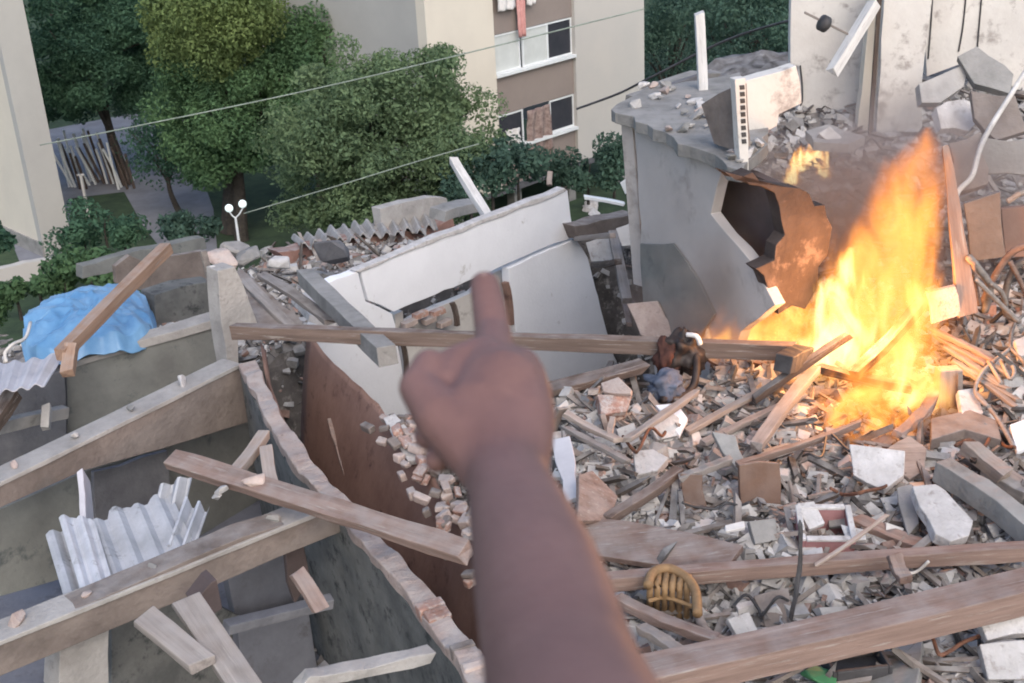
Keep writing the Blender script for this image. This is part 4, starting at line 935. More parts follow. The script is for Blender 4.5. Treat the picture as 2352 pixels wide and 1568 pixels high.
lay('stick', 'long brown stick lying below the fire', 'stick', (1690, 1068), (1975, 972), 15, 0.05, 'wood', 0.3, 0.2, 105)
lay('charred_stick', 'dark charred stick poking up into the flames', 'stick', (1735, 915), (1952, 768), 18, 0.06, 'wood_dark', 0.2, 0.62, 106)
lay('white_pole', 'pale grey pole propped up below the fire', 'pole', (1735, 1028), (1868, 850), 30, 0.07, 'wood_grey', 0.25, 0.35, 107)
lay('broken_lath', 'pale splintered lath fanned out left of the fire', 'lath', (1580, 990), (1820, 870), 20, 0.04, 'wood_pale', 0.15, 0.2, 108)
lay('broken_lath', 'second splintered lath below the fanned one, left of the fire', 'lath', (1610, 1020), (1850, 905), 18, 0.04, 'wood_grey', 0.15, 0.2, 109)
lay('dark_rod', 'thin dark iron rod sticking up before the pink box', 'rod', (1815, 1425), (1840, 1195), 10, 0.03, 'metal_dark', 0.3, 0.9, 110)
lay('plank', 'brown plank under the wide board, beside the yellow wicker', 'plank', (1420, 1375), (1640, 1468), 30, 0.06, 'wood_pink', 0.2, 0.2, 111)
lay('plank', 'short light plank stub beside the arm above the big timber', 'plank', (1470, 1440), (1565, 1500), 30, 0.05, 'wood_pale', 0.2, 0.2, 112)
lay('concrete_post', 'long grey concrete post sloping down at the right edge', 'concrete post', (2165, 1080), (2380, 1235), 46, 0.16, 'concrete', 0.25, 0.2, 113)
lay('wood_block', 'pale wooden block above the grey concrete post', 'timber', (2225, 1025), (2310, 1095), 38, 0.1, 'wood_pale', 0.25, 0.2, 114)
lay('grey_timber', 'thick grey timber between the concrete post and the right edge', 'timber', (2270, 1080), (2380, 1150), 60, 0.15, 'wood_grey', 0.1, 0.1, 115)
lay('thin_lath', 'thin pale lath crossing the rubble left of the white octagonal chunk', 'lath', (1870, 1300), (2040, 1180), 9, 0.02, 'wood_pale', 0.3, 0.3, 116)
lay('red_plank', 'dusty pink plank running under the white octagonal chunk', 'plank', (1960, 1190), (2130, 1260), 40, 0.05, 'wood_pink', 0.12, 0.12, 117)
lay('arrow_wood', 'short broken wood piece hanging over the big timber', 'wood piece', (2055, 1275), (2080, 1330), 34, 0.05, 'wood_pink', 0.42, 0.35, 118)
lay('scorched_timber', 'scorched timber lying through the heart of the fire', 'timber', (1960, 860), (2120, 690), 26, 0.08, 'wood_dark', 0.35, 0.5, 119)
lay('scorched_timber', 'scorched timber lying low across the foot of the fire', 'timber', (1880, 845), (2090, 890), 22, 0.07, 'wood_dark', 0.25, 0.25, 120)
lay('curved_batten', 'pinkish batten curving out of the fire to the lower right', 'batten', (2150, 890), (2060, 1000), 24, 0.05, 'wood_pink', 0.2, 0.15, 121, warp=0.06)
# upright pieces right of the fire
beam('leaning_plank', 'tall pinkish plank standing upright right of the fire', 'plank', P(2222, 725, 9.2), P(2172, 340, 9.7), px(48, P(2200, 560, 9.4)), 0.06, 'wood_pink', 0.03, 0.03, 122, up=Vector((0, -1, 0.2)), segs=8, taper=0.35)
beam('pale_post', 'stubby pale post standing right of the fire', 'post', PG(2176, 955, 0), P(2180, 842, 8.75), 0.17, 0.14, 'wood_pale', 0.01, 0.02, 123, up=Vector((0, -1, 0)))
beam('pink_board', 'pinkish board standing behind the stubby pale post', 'board', P(2172, 735, 9.2), P(2160, 662, 9.25), px(66, P(2165, 700, 9.2)), 0.05, 'brick_pale', 0.01, 0.02, 124, up=Vector((0, -1, 0)))
slab('flat_slab', 'flat pinkish slab lying at the foot of the stubby pale post', 'slab', ((2140, 960), (2230, 940), (2290, 965), (2300, 1010), (2215, 985), (2140, 1010)), tplane(PG(2140, 985, .2), PG(2230, 940, .22), PG(2300, 1010, .2)), 0.09, 'concrete_warm', 0.015, 0.2, 8)
for i in range(9):
    r = random.Random(500 + i); u0, v0 = 2135 + i * 9, 745 + i * 13 + r.uniform(-12, 12)
    lab = ['uppermost', 'second', 'third', 'fourth', 'middle', 'sixth', 'seventh', 'eighth', 'lowest'][i]
    lay('splintered_slat', lab + ' of the nine splintered slats fanned right of the fire', 'slat', (u0, v0), (u0 + r.uniform(105, 150), v0 + r.uniform(45, 100)), r.uniform(11, 18), 0.03, r.choice(('wood_grey', 'wood_grey', 'wood_pink')), 0.3 - i * 0.02, 0.2, 500 + i, group='splintered slats right of the fire')
# tangled bent basket frame at the right edge
bk = thing('crushed_basket', PG(2290, 730), 'tangle of bent pale strips like a crushed basket at the right edge', 'frame')
for i, pts in enumerate((((2225, 590), (2250, 620), (2275, 660), (2262, 715)), ((2380, 560), (2330, 575), (2290, 625), (2255, 700)), ((2380, 590), (2335, 610), (2312, 660), (2310, 715), (2335, 735)), ((2236, 600), (2240, 650), (2250, 700)),
        ((2275, 650), (2300, 670), (2312, 700)), ((2320, 600), (2350, 660), (2365, 720)), ((2240, 640), (2290, 690), (2340, 740)))):
    m = MB(); q = [P(u, v, 9.3 + 0.08 * k + 0.1 * (i % 3)) for k, (u, v) in enumerate(pts)]
    m.tube(spline(q, 5), 0.03 if i < 3 else 0.02, 6); m.build('strip', 'wood_pink' if i % 2 else 'wood_grey', bk, smooth=True)
slab('rusty_sheet', 'rust-brown shaded panel behind the crushed basket at the right edge', 'panel', ((2300, 480), (2400, 470), (2400, 590), (2310, 590)), vplane(P(2330, 540, 10.4), Vector((1, -0.1, 0))), 0.06, 'brown_paint', 0.01)
slab('broken_board', 'dull brown broken panel behind the pale cable, right of the tall plank', 'panel', ((2215, 470), (2300, 440), (2310, 590), (2230, 600)), vplane(P(2260, 540, 10.2), Vector((1, -0.2, 0))), 0.06, 'concrete_warm', 0.03)
m = MB(); m.tube([P(2314, 462, 10.2), P(2340, 445, 10.2), P(2370, 435, 10.3)], 0.025, 6)
tag(m.build('pale_stick', 'wood_pale'), 'short pale stick above the rust-brown panel at the right edge', 'stick')
wf = thing('bent_wire', PG(2270, 900), 'bent thin wire frame lying on the rubble at the right edge', 'frame')
for i, pts in enumerate((((2380, 700), (2330, 745), (2320, 800)), ((2320, 800), (2260, 850), (2240, 900), (2270, 935)), ((2320, 800), (2350, 830), (2370, 880)), ((2240, 900), (2290, 960), (2330, 1030)), ((2300, 830), (2320, 870), (2330, 850), (2312, 820)), ((2270, 830), (2300, 880)))):
    m = MB(); m.tube(spline([PG(u, v, 0.22) for u, v in pts], 5), 0.016, 6); m.build('wire', 'wood_grey', wf, smooth=True)
# yellow wicker seat
wk = thing('wicker_seat', PG(1545, 1420), 'broken yellow wicker seat with bent slats between the timbers', 'seat')
for i in range(6):
    u = 1492 + i * 17
    a, b, c = PG(u, 1405 + i * 4, 0.05), PG(u + 1, 1350, 0.33), PG(u + 6, 1312 + abs(i - 2) * 4, 0.32)
    q = spline([a, b, c], 6); m = MB().tube(q, 0.021, 6); m.build('slat', 'wicker', wk, smooth=True)
m = MB().tube(spline([PG(u, v, 0.36) for u, v in ((1488, 1345), (1500, 1315), (1535, 1305), (1575, 1325), (1598, 1360), (1602, 1410))], 6), 0.030, 8); m.build('rim', 'wicker', wk, smooth=True)
m = MB().tube(spline([PG(u, v, 0.2) for u, v in ((1598, 1365), (1610, 1430), (1650, 1480), (1700, 1500))], 6), 0.030, 8); m.build('arm', 'wood_pale', wk, smooth=True)
m = MB().tube(spline([PG(u, v, 0.25) for u, v in ((1490, 1380), (1530, 1372), (1590, 1392))], 4), 0.014, 6); m.build('band', 'wicker', wk, smooth=True)
# pink box with white rim, brown box, dark case
def crate(name, label, cat, u, v, w, d, h, rz, mat, lift=0.15, rim=None, tilt=0.0):
    p = PG(u, v, lift); t = thing(name, p, label, cat); t.rotation_euler = (tilt, 0, rz)
    def part(nm, c, s, mt):
        m = MB().box(Vector(c), Vector((s[0], 0, 0)), Vector((0, s[1], 0)), Vector((0, 0, s[2])))
        o = mk(nm, m.v, m.f, mt, None, origin=Vector((0, 0, 0)), bevel=0.006); o.parent = t
    k = 0.012
    part('bottom', (0, 0, -h + k), (w - 2 * k, d - 2 * k, k), mat)
    for sx in (-1, 1): part('side', (sx * (w - k), 0, 0), (k, d, h), mat)
    for sy in (-1, 1): part('end', (0, sy * (d - k), 0), (w - 2 * k, k, h), mat)
    if rim:
        for sx in (-1, 1): part('rim', (sx * (w - k), 0, h + k), (k * 1.6, d, k), rim)
        for sy in (-1, 1): part('rim', (0, sy * (d - k), h + k), (w - k * 2.7, k * 1.6, k), rim)
    return t
crate('pink_box', 'open pink box with a white rim in the rubble', 'box', 1892, 1235, 0.17, 0.15, 0.13, -0.1, 'pink_box', 0.12, 'plaster_chunk', 0.25)
slab('brown_board', 'upright dark brown board half buried above the pink box', 'board', ((1698, 1068), (1745, 1060), (1792, 1064), (1794, 1160), (1740, 1178), (1702, 1160)), facing(PG(1745, 1150, 0.1), Vector((0.1, -1, 0.35))), 0.05, 'brown_board', 0.015, 0.1, 61)
slab('brown_board', 'small brown board standing beside the whitish chunk', 'board', ((1562, 1085), (1612, 1090), (1625, 1170), (1575, 1180)), facing(PG(1590, 1160, 0.1), Vector((-0.2, -1, 0.5))), 0.04, 'brown_board', 0.015, 0.1, 62)
crate('dark_case', 'dark flat case lying below the big timber at the bottom edge', 'case', 1965, 1525, 0.17, 0.11, 0.05, 0.1, 'metal_dark', 0.16)
chunk('green_bag', 'bright green plastic scrap at the bottom edge under the big timber', 'plastic', PG(1885, 1552, 0.15), (0.13, 0.09, 0.05), 'green_plastic', 131)
slab('tilted_sheet', 'grey tilted panel at the bottom right between the rubble heaps', 'panel', ((1990, 1568), (2060, 1480), (2120, 1470), (2100, 1600), (2000, 1610)), tplane(PG(2000, 1568, .1), PG(2060, 1480, .1), PG(2100, 1600, .2)), 0.06, 'concrete', 0.01)
slab('pale_sheet', 'pale greenish sheet leading from the green scrap to the dark case', 'sheet', ((1890, 1545), (1930, 1560), (2050, 1590), (2000, 1620), (1900, 1600)), tplane(PG(1890, 1545, .1), PG(2050, 1590, .1), PG(1900, 1600, .12)), 0.03, 'plaster_chunk', 0.01)
# traced rubble pieces: plaster chunks and boards
for i, (pix, lf, th, mt, lab) in enumerate((
        (((2095, 1115), (2150, 1110), (2170, 1125), (2235, 1195), (2225, 1228), (2185, 1242), (2150, 1225), (2110, 1160)), 0.32, 0.08, 'plaster_chunk', 'large white octagonal plaster chunk before the grey concrete post'),
        (((1950, 1020), (2080, 1035), (2075, 1090), (2030, 1125), (1960, 1090)), 0.22, 0.07, 'plaster_chunk', 'broad pale plaster slab below the long brown stick'),
        (((1830, 1155), (1870, 1150), (1895, 1200), (1860, 1215)), 0.25, 0.04, 'plaster_chunk', 'white triangular plaster flake left of the pink box'),
        (((1900, 1165), (1935, 1150), (1950, 1205), (1905, 1210)), 0.22, 0.04, 'concrete', 'grey triangular flake standing in the pink box'),
        (((1635, 990), (1690, 1000), (1712, 1060), (1700, 1085), (1660, 1040)), 0.3, 0.05, 'concrete', 'grey triangular slab pointing down at the long brown stick'),
        (((1455, 1035), (1500, 1030), (1535, 1050), (1510, 1080), (1460, 1090)), 0.18, 0.08, 'plaster_chunk', 'whitish chunk left of the greyish batten'),
        (((1495, 985), (1540, 945), (1562, 960), (1560, 1000), (1510, 1010)), 0.18, 0.06, 'plaster_chunk', 'pale cracked chunk below the blue cloth'),
        (((1415, 985), (1455, 970), (1470, 1010), (1430, 1030)), 0.18, 0.06, 'plaster_chunk', 'small white chunk right of the hand below the bricks'),
        (((1505, 930), (1555, 925), (1580, 960), (1560, 1000), (1530, 960)), 0.22, 0.05, 'plaster', 'white rounded plate leaning below the dark strap'),
        (((1380, 880), (1420, 865), (1452, 895), (1448, 905), (1385, 900)), 0.32, 0.05, 'brick_pale', 'pale brick slab face up right of the fist'),
        (((1372, 905), (1452, 905), (1440, 945), (1380, 955)), 0.22, 0.12, 'brick', 'broken red brick block under the pale brick slab'),
        (((1845, 1265), (1890, 1255), (1890, 1285), (1850, 1290)), 0.2, 0.05, 'plaster_chunk', 'white plaster bit just below the pink box'),
        (((1930, 1205), (1985, 1215), (1990, 1240), (1945, 1240)), 0.22, 0.04, 'white_wood', 'small white board right of the pink box'),
        (((1720, 1195), (1780, 1190), (1790, 1240), (1735, 1250)), 0.15, 0.05, 'concrete', 'greyish slab lying under the dark brown board'),
        (((1665, 1205), (1710, 1195), (1712, 1210), (1668, 1220)), 0.25, 0.03, 'white_wood', 'bright white splinter left of the dark brown board'),
        (((1670, 1420), (1720, 1405), (1745, 1455), (1700, 1470)), 0.2, 0.05, 'plaster_chunk', 'white triangular shard above the big timber'),
        (((1730, 1370), (1810, 1350), (1830, 1440), (1760, 1450)), 0.1, 0.05, 'concrete_warm', 'brownish slab standing behind the thin iron rod'),
        (((1780, 1270), (1840, 1290), (1820, 1320), (1770, 1310)), 0.18, 0.04, 'concrete', 'dark grey slab under the thin iron rod'),
        (((2230, 1380), (2352, 1395), (2380, 1450), (2270, 1470)), 0.3, 0.08, 'plaster_chunk', 'white slab at the right edge below the big timber'),
        (((2250, 1480), (2380, 1470), (2380, 1560), (2270, 1560)), 0.2, 0.08, 'plaster_chunk', 'pale lilac slab at the bottom right corner'),
        (((2060, 1120), (2095, 1110), (2110, 1200), (2085, 1230), (2070, 1180)), 0.2, 0.06, 'concrete', 'grey upright slab left of the white octagonal chunk'),
        (((2010, 1040), (2090, 1000), (2130, 1030), (2125, 1080), (2090, 1100)), 0.15, 0.06, 'wood_grey', 'grey weathered board right of the broad plaster slab'),
        (((2200, 895), (2240, 890), (2260, 950), (2210, 960)), 0.2, 0.05, 'plaster_chunk', 'pale flat tile right of the stubby pale post'),
        (((2320, 975), (2375, 955), (2375, 1020), (2335, 1035)), 0.22, 0.05, 'plaster', 'whitish tile at the right edge above the grey timber'),
        (((2330, 780), (2375, 760), (2375, 810), (2340, 820)), 0.25, 0.05, 'plaster_chunk', 'pale tile at the right edge behind the bent wire'),
        (((1265, 1010), (1310, 1000), (1330, 1140), (1300, 1150)), 0.3, 0.04, 'sheet_pale', 'pale grey upright sheet against the right side of the wrist'),
        (((1240, 965), (1262, 925), (1268, 930), (1248, 985)), 0.35, 0.03, 'white_wood', 'thin white lath beside the knuckles'))):
    r = random.Random(800 + i); q = PG(sum(a for a, _ in pix) / len(pix), sum(b for _, b in pix) / len(pix), lf)
    slab('board' if 'board' in lab or 'lath' in lab else 'rubble_slab', lab, 'board' if 'board' in lab else 'rubble', pix, facing(q, Vector((r.uniform(-.35, .35), r.uniform(-0.9, -.2), 1))), th, mt, 0.012, 0.10, 800 + i)
# dark plank, blue cloth, dark bag
lay('dark_plank', 'dark weathered plank lying right of the fist below the long timber', 'plank', (1262, 895), (1475, 840), 52, 0.06, 'wood_dark', 0.3, 0.3, 160, jag=0.06)
for i, (a, b, w, mt, lab) in enumerate((((1362, 900), (1405, 828), 16, 'wood_pale', 'pale stick leaning on the dark weathered plank'), ((1300, 950), (1420, 1010), 18, 'wood_pale', 'pale lath right of the wrist, upper one'), ((1300, 985), (1440, 1060), 16, 'wood_grey', 'grey lath right of the wrist, lower one'),
        ((1440, 1010), (1600, 900), 18, 'wood_grey', 'grey lath passing under the blue cloth'), ((1400, 1000), (1408, 960), 14, 'wood_pale', 'short upright peg below the broken brick'), ((1265, 1010), (1290, 940), 24, 'wood_grey', 'grey wooden stub beside the wrist'))):
    lay('lath', lab, 'lath', a, b, w, 0.04, mt, 0.28, 0.3, 140 + i)
def crumple(name, label, cat, c, s, mat, seed):
    bm = bmesh.new(); bmesh.ops.create_icosphere(bm, subdivisions=4, radius=1)
    for v in bm.verts:
        k = 0.9 + 0.6 * mnoise.noise(v.co * 1.7 + Vector((seed, 0, 0))) + 0.4 * (0.5 - abs(mnoise.noise(v.co * 3 + Vector((0, seed, 0))))) + 0.2 * (0.5 - abs(mnoise.noise(v.co * 7 + Vector((seed, seed, 0))))) 
        v.co = Vector((v.co.x * s[0], v.co.y * s[1], v.co.z * s[2])) * k
    me = bpy.data.meshes.new(name); bm.to_mesh(me); bm.free(); me.materials.append(MATS[mat])
    for p in me.polygons: p.use_smooth = True
    o = bpy.data.objects.new(name, me); COL.objects.link(o); o.location = c
    return tag(o, label, cat) if label else o
crumple('blue_cloth', 'crumpled dark blue cloth hanging in the rubble under the bag', 'cloth', PG(1525, 885, 0.22), (0.15, 0.13, 0.10), 'cloth_blue', 3)
tmP = tmA.lerp(tmB, 0.815)
bag = thing('dark_bag', tmP, 'black and rust-red bag slung over the long timber near the fire', 'bag')
o = crumple('body', None, None, Vector((0.03, -0.05, -0.03)), (0.14, 0.12, 0.17), 'bag_dark', 7); o.parent = bag
o = crumple('flap', None, None, Vector((-0.10, -0.06, -0.05)), (0.10, 0.10, 0.15), 'rag_red', 9); o.parent = bag
m = MB().tube(spline([tmP + Vector((0.12, -0.1, 0.02)), P(1600, 850, 9.2), P(1590, 890, 9.1), P(1560, 912, 9.0), P(1520, 918, 8.9)], 5), 0.032, 8); m.build('strap', 'bag_dark', bag, smooth=True)
m = MB().tube(spline([P(1578, 768, 9.35), P(1600, 772, 9.3), P(1608, 790, 9.3)], 5), 0.022, 6); m.build('white_cord', 'cloth_white', bag, smooth=True)
lay('charred_end', 'charred block end of timber touching the flames', 'timber', (1800, 835), (1850, 812), 44, 0.14, 'metal_dark', 0.45, 0.45, 150)

for i, (u, v, L_, r_, mt, lab) in enumerate(((1480, 1010, 120, 0.012, 'rust', 'rusty bent reinforcing bar right of the wrist under the grey lath'), (1650, 1150, 150, 0.010, 'metal_dark', 'thin black wire looping left of the dark brown board'),
        (1980, 1130, 140, 0.012, 'rust', 'rusty bent bar over the broad plaster slab'), (2060, 1290, 130, 0.010, 'cable_white', 'thin pale wire curling above the big timber'), (2270, 1000, 130, 0.013, 'rust', 'rusty bar bent over the wooden block at right'),
        (1750, 1390, 120, 0.010, 'metal_dark', 'black wire snaking behind the iron rod'), (2180, 1480, 150, 0.012, 'rust', 'rusty bar bent among the rubble at bottom right'), (1900, 1020, 120, 0.010, 'metal_dark', 'black wire lying across the long brown stick'),
        (2130, 420, 130, 0.014, 'rust', 'rusty bar sticking out of the smoke left of the tall plank'), (2020, 345, 120, 0.012, 'metal_dark', 'dark wire tangled at the foot of the corner column'))):
    r = random.Random(600 + i); pts = []
    for k in range(6):
        t = k / 5; pts.append(PG(u + (t - 0.5) * L_ + r.uniform(-12, 12), v + r.uniform(-28, 28), 0.12 + 0.22 * r.random()))
    tag(MB().tube(spline(pts, 5), r_, 6).build('bent_wire' if 'wire' in lab else 'reinforcing_bar', mt, smooth=True), lab, 'wire' if 'wire' in lab else 'metal bar')

# ------------------------------------------------------------------ countable rubble lumps, strewn
ZONES = [('right of the wrist', [(1260, 940), (1480, 930), (1560, 1180), (1330, 1180)], 40), ('in the middle of the heap below the fire', [(1560, 960), (1900, 980), (1930, 1240), (1600, 1240)], 80),
         ('between the timbers at lower right', [(1420, 1340), (2340, 1310), (2340, 1330), (1560, 1480)], 44), ('under the big timber at bottom right', [(1700, 1560), (2352, 1400), (2352, 1568), (1900, 1568)], 40),
         ('beside the white octagonal chunk', [(1900, 1080), (2100, 1080), (2300, 1250), (1950, 1250)], 50), ('along the right edge', [(2210, 760), (2352, 760), (2352, 1100), (2210, 960)], 44),
         ('at the foot of the white house', [(1760, 330), (2100, 330), (2200, 480), (1800, 400)], 40), ('on the slope beside the pale wall end', [(560, 570), (900, 560), (830, 640), (640, 740)], 44),
         ('under the cracked upper wall', [(2110, 200), (2352, 170), (2352, 420), (2200, 430)], 90),
         ('behind the white wall corner', [(1330, 470), (1470, 470), (1470, 640), (1370, 600)], 20)]
KIND = {'plaster_chunk': ('whitish plaster lump', 3), 'concrete': ('grey concrete lump', 4), 'brick': ('broken reddish brick', 1.5), 'concrete_warm': ('brownish earthy lump', 1.5), 'plaster': ('flat white plaster flake', 3), 'lath': ('splintered wooden lath', 2)}
KMAT = {'lath': 'wood', 'plaster': 'plaster_chunk'}; KNAME = {'brick': 'broken_brick', 'lath': 'broken_lath', 'plaster': 'plaster_flake'}; KCAT = {'brick': 'brick', 'lath': 'lath', 'plaster': 'plaster'}
LAND = [('the wrist', 1250, 1060), ('the fist', 1260, 900), ('the blue cloth', 1530, 885), ('the dark bag', 1575, 800), ('the triangular brown board', 1370, 1140), ('the dark brown board', 1745, 1120), ('the small brown board', 1590, 1130),
        ('the pink box', 1892, 1235), ('the iron rod', 1830, 1300), ('the wicker seat', 1545, 1360), ('the white octagonal chunk', 2165, 1170), ('the broad plaster slab', 2010, 1070), ('the concrete post', 2270, 1150), ('the stubby post', 2180, 900),
        ('the bent wire', 2290, 870), ('the dark case', 1965, 1525), ('the green scrap', 1885, 1552), ('the corner column', 2050, 320), ('the small fire', 1850, 380), ('the tall plank', 2190, 480), ('the pale bent cable', 2250, 360), ('the tilted pale slab', 2170, 200), ('the brownish right slab', 2300, 270), ('the grey strut', 740, 680), ('the pale greenish slab', 720, 700),
        ('the wall end', 545, 640), ('the corrugated roof edge', 850, 530), ('the lamp post', 553, 575), ('the white wall corner', 1340, 560), ('the white sheet', 1440, 425), ('the grey house corner', 1475, 600), ('the pale grey pole', 1790, 960),
        ('the long brown stick', 1850, 1020), ('the fire', 1960, 880), ('the pointed board end', 1700, 1270), ('the splintered slats', 2230, 820), ('the big timber end', 2330, 1350), ('the lower white slab', 2290, 1420), ('the broken red brick block', 1410, 925)]
SEEN = set()
rr = random.Random(99); protos = {}
for kd in KIND:
    protos[kd] = []
    for j in range(4):
        if kd == 'brick':
            m = MB().bar((-0.7, 0, 0), (0.6, 0, 0), 0.62, 0.5, segs=2, warp=0.05, jag=0.15, rnd=random.Random(j)); me = bpy.data.meshes.new('brick'); me.from_pydata(m.v, [], m.f); me.update()
        elif kd == 'lath':
            m = MB().bar((-2.6, 0, 0), (2.6, 0, 0), 0.42, 0.16, segs=5, warp=0.12, jag=0.5, rnd=random.Random(j + 40)); me = bpy.data.meshes.new('lath'); me.from_pydata(m.v, [], m.f); me.update()
        else:
            me = hull_mesh(900 + j * 7 + len(kd), (1, 0.75, 0.16 if kd == 'plaster' else 0.5), 13, 0.5 if kd == 'plaster' else 1.0)
            bm = bmesh.new(); bm.from_mesh(me); bmesh.ops.triangulate(bm, faces=bm.faces); bmesh.ops.subdivide_edges(bm, edges=bm.edges, cuts=2, use_grid_fill=True)
            for v in bm.verts: v.co += Vector((mnoise.noise(v.co * 3.1), mnoise.noise(v.co * 3.1 + Vector((9, 0, 0))), mnoise.noise(v.co * 3.1 + Vector((0, 9, 0))) * (0.3 if kd == 'plaster' else 1))) * 0.13
            bm.to_mesh(me); bm.free()
        me.materials.append(MATS[KMAT.get(kd, kd)]); protos[kd].append(me)
for zn, quad, cnt in ZONES:
    for k in range(cnt):
        s, t = rr.random(), rr.random()
        a = Vector(quad[0]).lerp(Vector(quad[1]), s); b = Vector(quad[3]).lerp(Vector(quad[2]), s); q = a.lerp(b, t)
        kd = rr.choices(list(KIND), [KIND[x][1] for x in KIND])[0]
        p = PG(q.x, q.y, 0.05); sp = rr.choice((8, 10, 13, 18, 27, 38) if kd != 'lath' else (8, 10, 13, 18, 27)); sz = px(sp, p)
        o = bpy.data.objects.new(KNAME.get(kd, 'rubble_lump'), rr.choice(protos[kd])); COL.objects.link(o)
        o.location = p; o.scale = (sz, sz, sz); o.rotation_euler = (rr.uniform(-.6, .6), rr.uniform(-.25, .25) if kd == 'lath' else rr.uniform(-.6, .6), rr.uniform(0, 6.28))
        lm = min(LAND, key=lambda L: (L[1] - q.x) ** 2 + (L[2] - q.y) ** 2); dx, dy = q.x - lm[1], q.y - lm[2]
        rel = ('right of ' if dx > 0 else 'left of ') if abs(dx) > abs(dy) else ('below ' if dy > 0 else 'above ')
        far_ = 'just ' if math.hypot(dx, dy) < 45 else ('a little way ' if math.hypot(dx, dy) < 100 else 'well ')
        size = {8: 'very small', 10: 'small', 13: 'middle-sized', 18: 'large', 27: 'very large', 38: 'huge'}[sp]
        lab_ = size + ' ' + KIND[kd][0] + ' ' + far_ + rel + lm[0]
        if lab_ in SEEN: bpy.data.objects.remove(o); continue
        SEEN.add(lab_)
        tag(o, size + ' ' + KIND[kd][0] + ' ' + far_ + rel + lm[0], KCAT.get(kd, 'rubble'), KIND[kd][0] + 's ' + zn)

# ------------------------------------------------------------------ fine rubble: splinters, grit, dust (nobody could count it)
def fragments(name, label, mats, probs, boxes, seed, smin, smax, pw, zf=terr):
    r = random.Random(seed); V, F, MI = [], [], []
    for (x0, x1, y0, y1, n) in boxes:
        for _ in range(n):
            x, y = r.uniform(x0, x1), r.uniform(y0, y1)
            mi = r.choices(range(len(mats)), probs)[0]
            s = smin + (smax - smin) * r.random() ** pw
            wood = mats[mi] in ('fragment_wood', 'fragment_dark')
            sx, sy, sz = (s * r.uniform(1.5, 5), s * 0.35, s * 0.22) if wood else (s * r.uniform(.7, 1.4), s * r.uniform(.5, 1), s * r.uniform(.2, .8))
            z = zf(x, y) + 0.04 + r.uniform(-0.3, 0.8) * sz + (0.08 * r.random() if wood else 0)
            M = Matrix.Rotation(r.uniform(0, 6.28), 3, 'Z') @ Matrix.Rotation(r.gauss(0, .5), 3, 'X') @ Matrix.Rotation(r.gauss(0, .4), 3, 'Y')
            n0 = len(V)
            for a in (-1, 1):
                for b in (-1, 1):
                    for c in (-1, 1):
                        p = M @ Vector((a * sx * r.uniform(.6, 1), b * sy * r.uniform(.6, 1), c * sz * r.uniform(.6, 1)))
                        V.append((x + p.x, y + p.y, z + p.z))
            for f in ((0, 1, 3, 2), (4, 6, 7, 5), (0, 4, 5, 1), (2, 3, 7, 6), (0, 2, 6, 4), (1, 5, 7, 3)): F.append(tuple(n0 + i for i in f)); MI.append(mi)
    me = bpy.data.meshes.new(name); me.from_pydata(V, [], F); me.update()
    for m in mats: me.materials.append(MATS[m])
    me.polygons.foreach_set('material_index', np.array(MI, dtype=np.int32))
    o = bpy.data.objects.new(name, me); COL.objects.link(o)
    return tag(o, label, 'rubble', kind='stuff')
FM = ('fragment', 'fragment_white', 'fragment_brick', 'fragment_wood', 'fragment_dark')
fragments('rubble', 'fine broken plaster, brick and splinters covering the terrace', FM, (7, 6, 1.0, 2.0, 1.2), ((0.0, 5.2, 4.6, 10.5, 24000), (1.4, 6.5, 10.0, 15.0, 7000)), 1, 0.008, 0.085, 3.0)
fragments('rubble', 'fine rubble over the slope around the white wall', FM, (6, 4, 2, 2, 1.5), ((-4.5, 2.5, 11.0, 21, 7500), (-8, -3.5, 12, 24, 2500)), 2, 0.02, 0.11, 2.4)
fragments('rubble', 'small debris in the sunken rooms at lower left', FM, (4, 2, 1, 3, 3), ((-3.6, -0.3, 5.0, 9.5, 1500),), 3, 0.015, 0.09, 2.2)

fragments('rubble', 'dust and small debris strewn on the bare floor of the sunken room', FM, (6, 3, 1, 2, 2), ((-3.9, -0.9, 5.6, 9.2, 1700),), 4, 0.010, 0.10, 2.6, lambda x, y: 5.28)

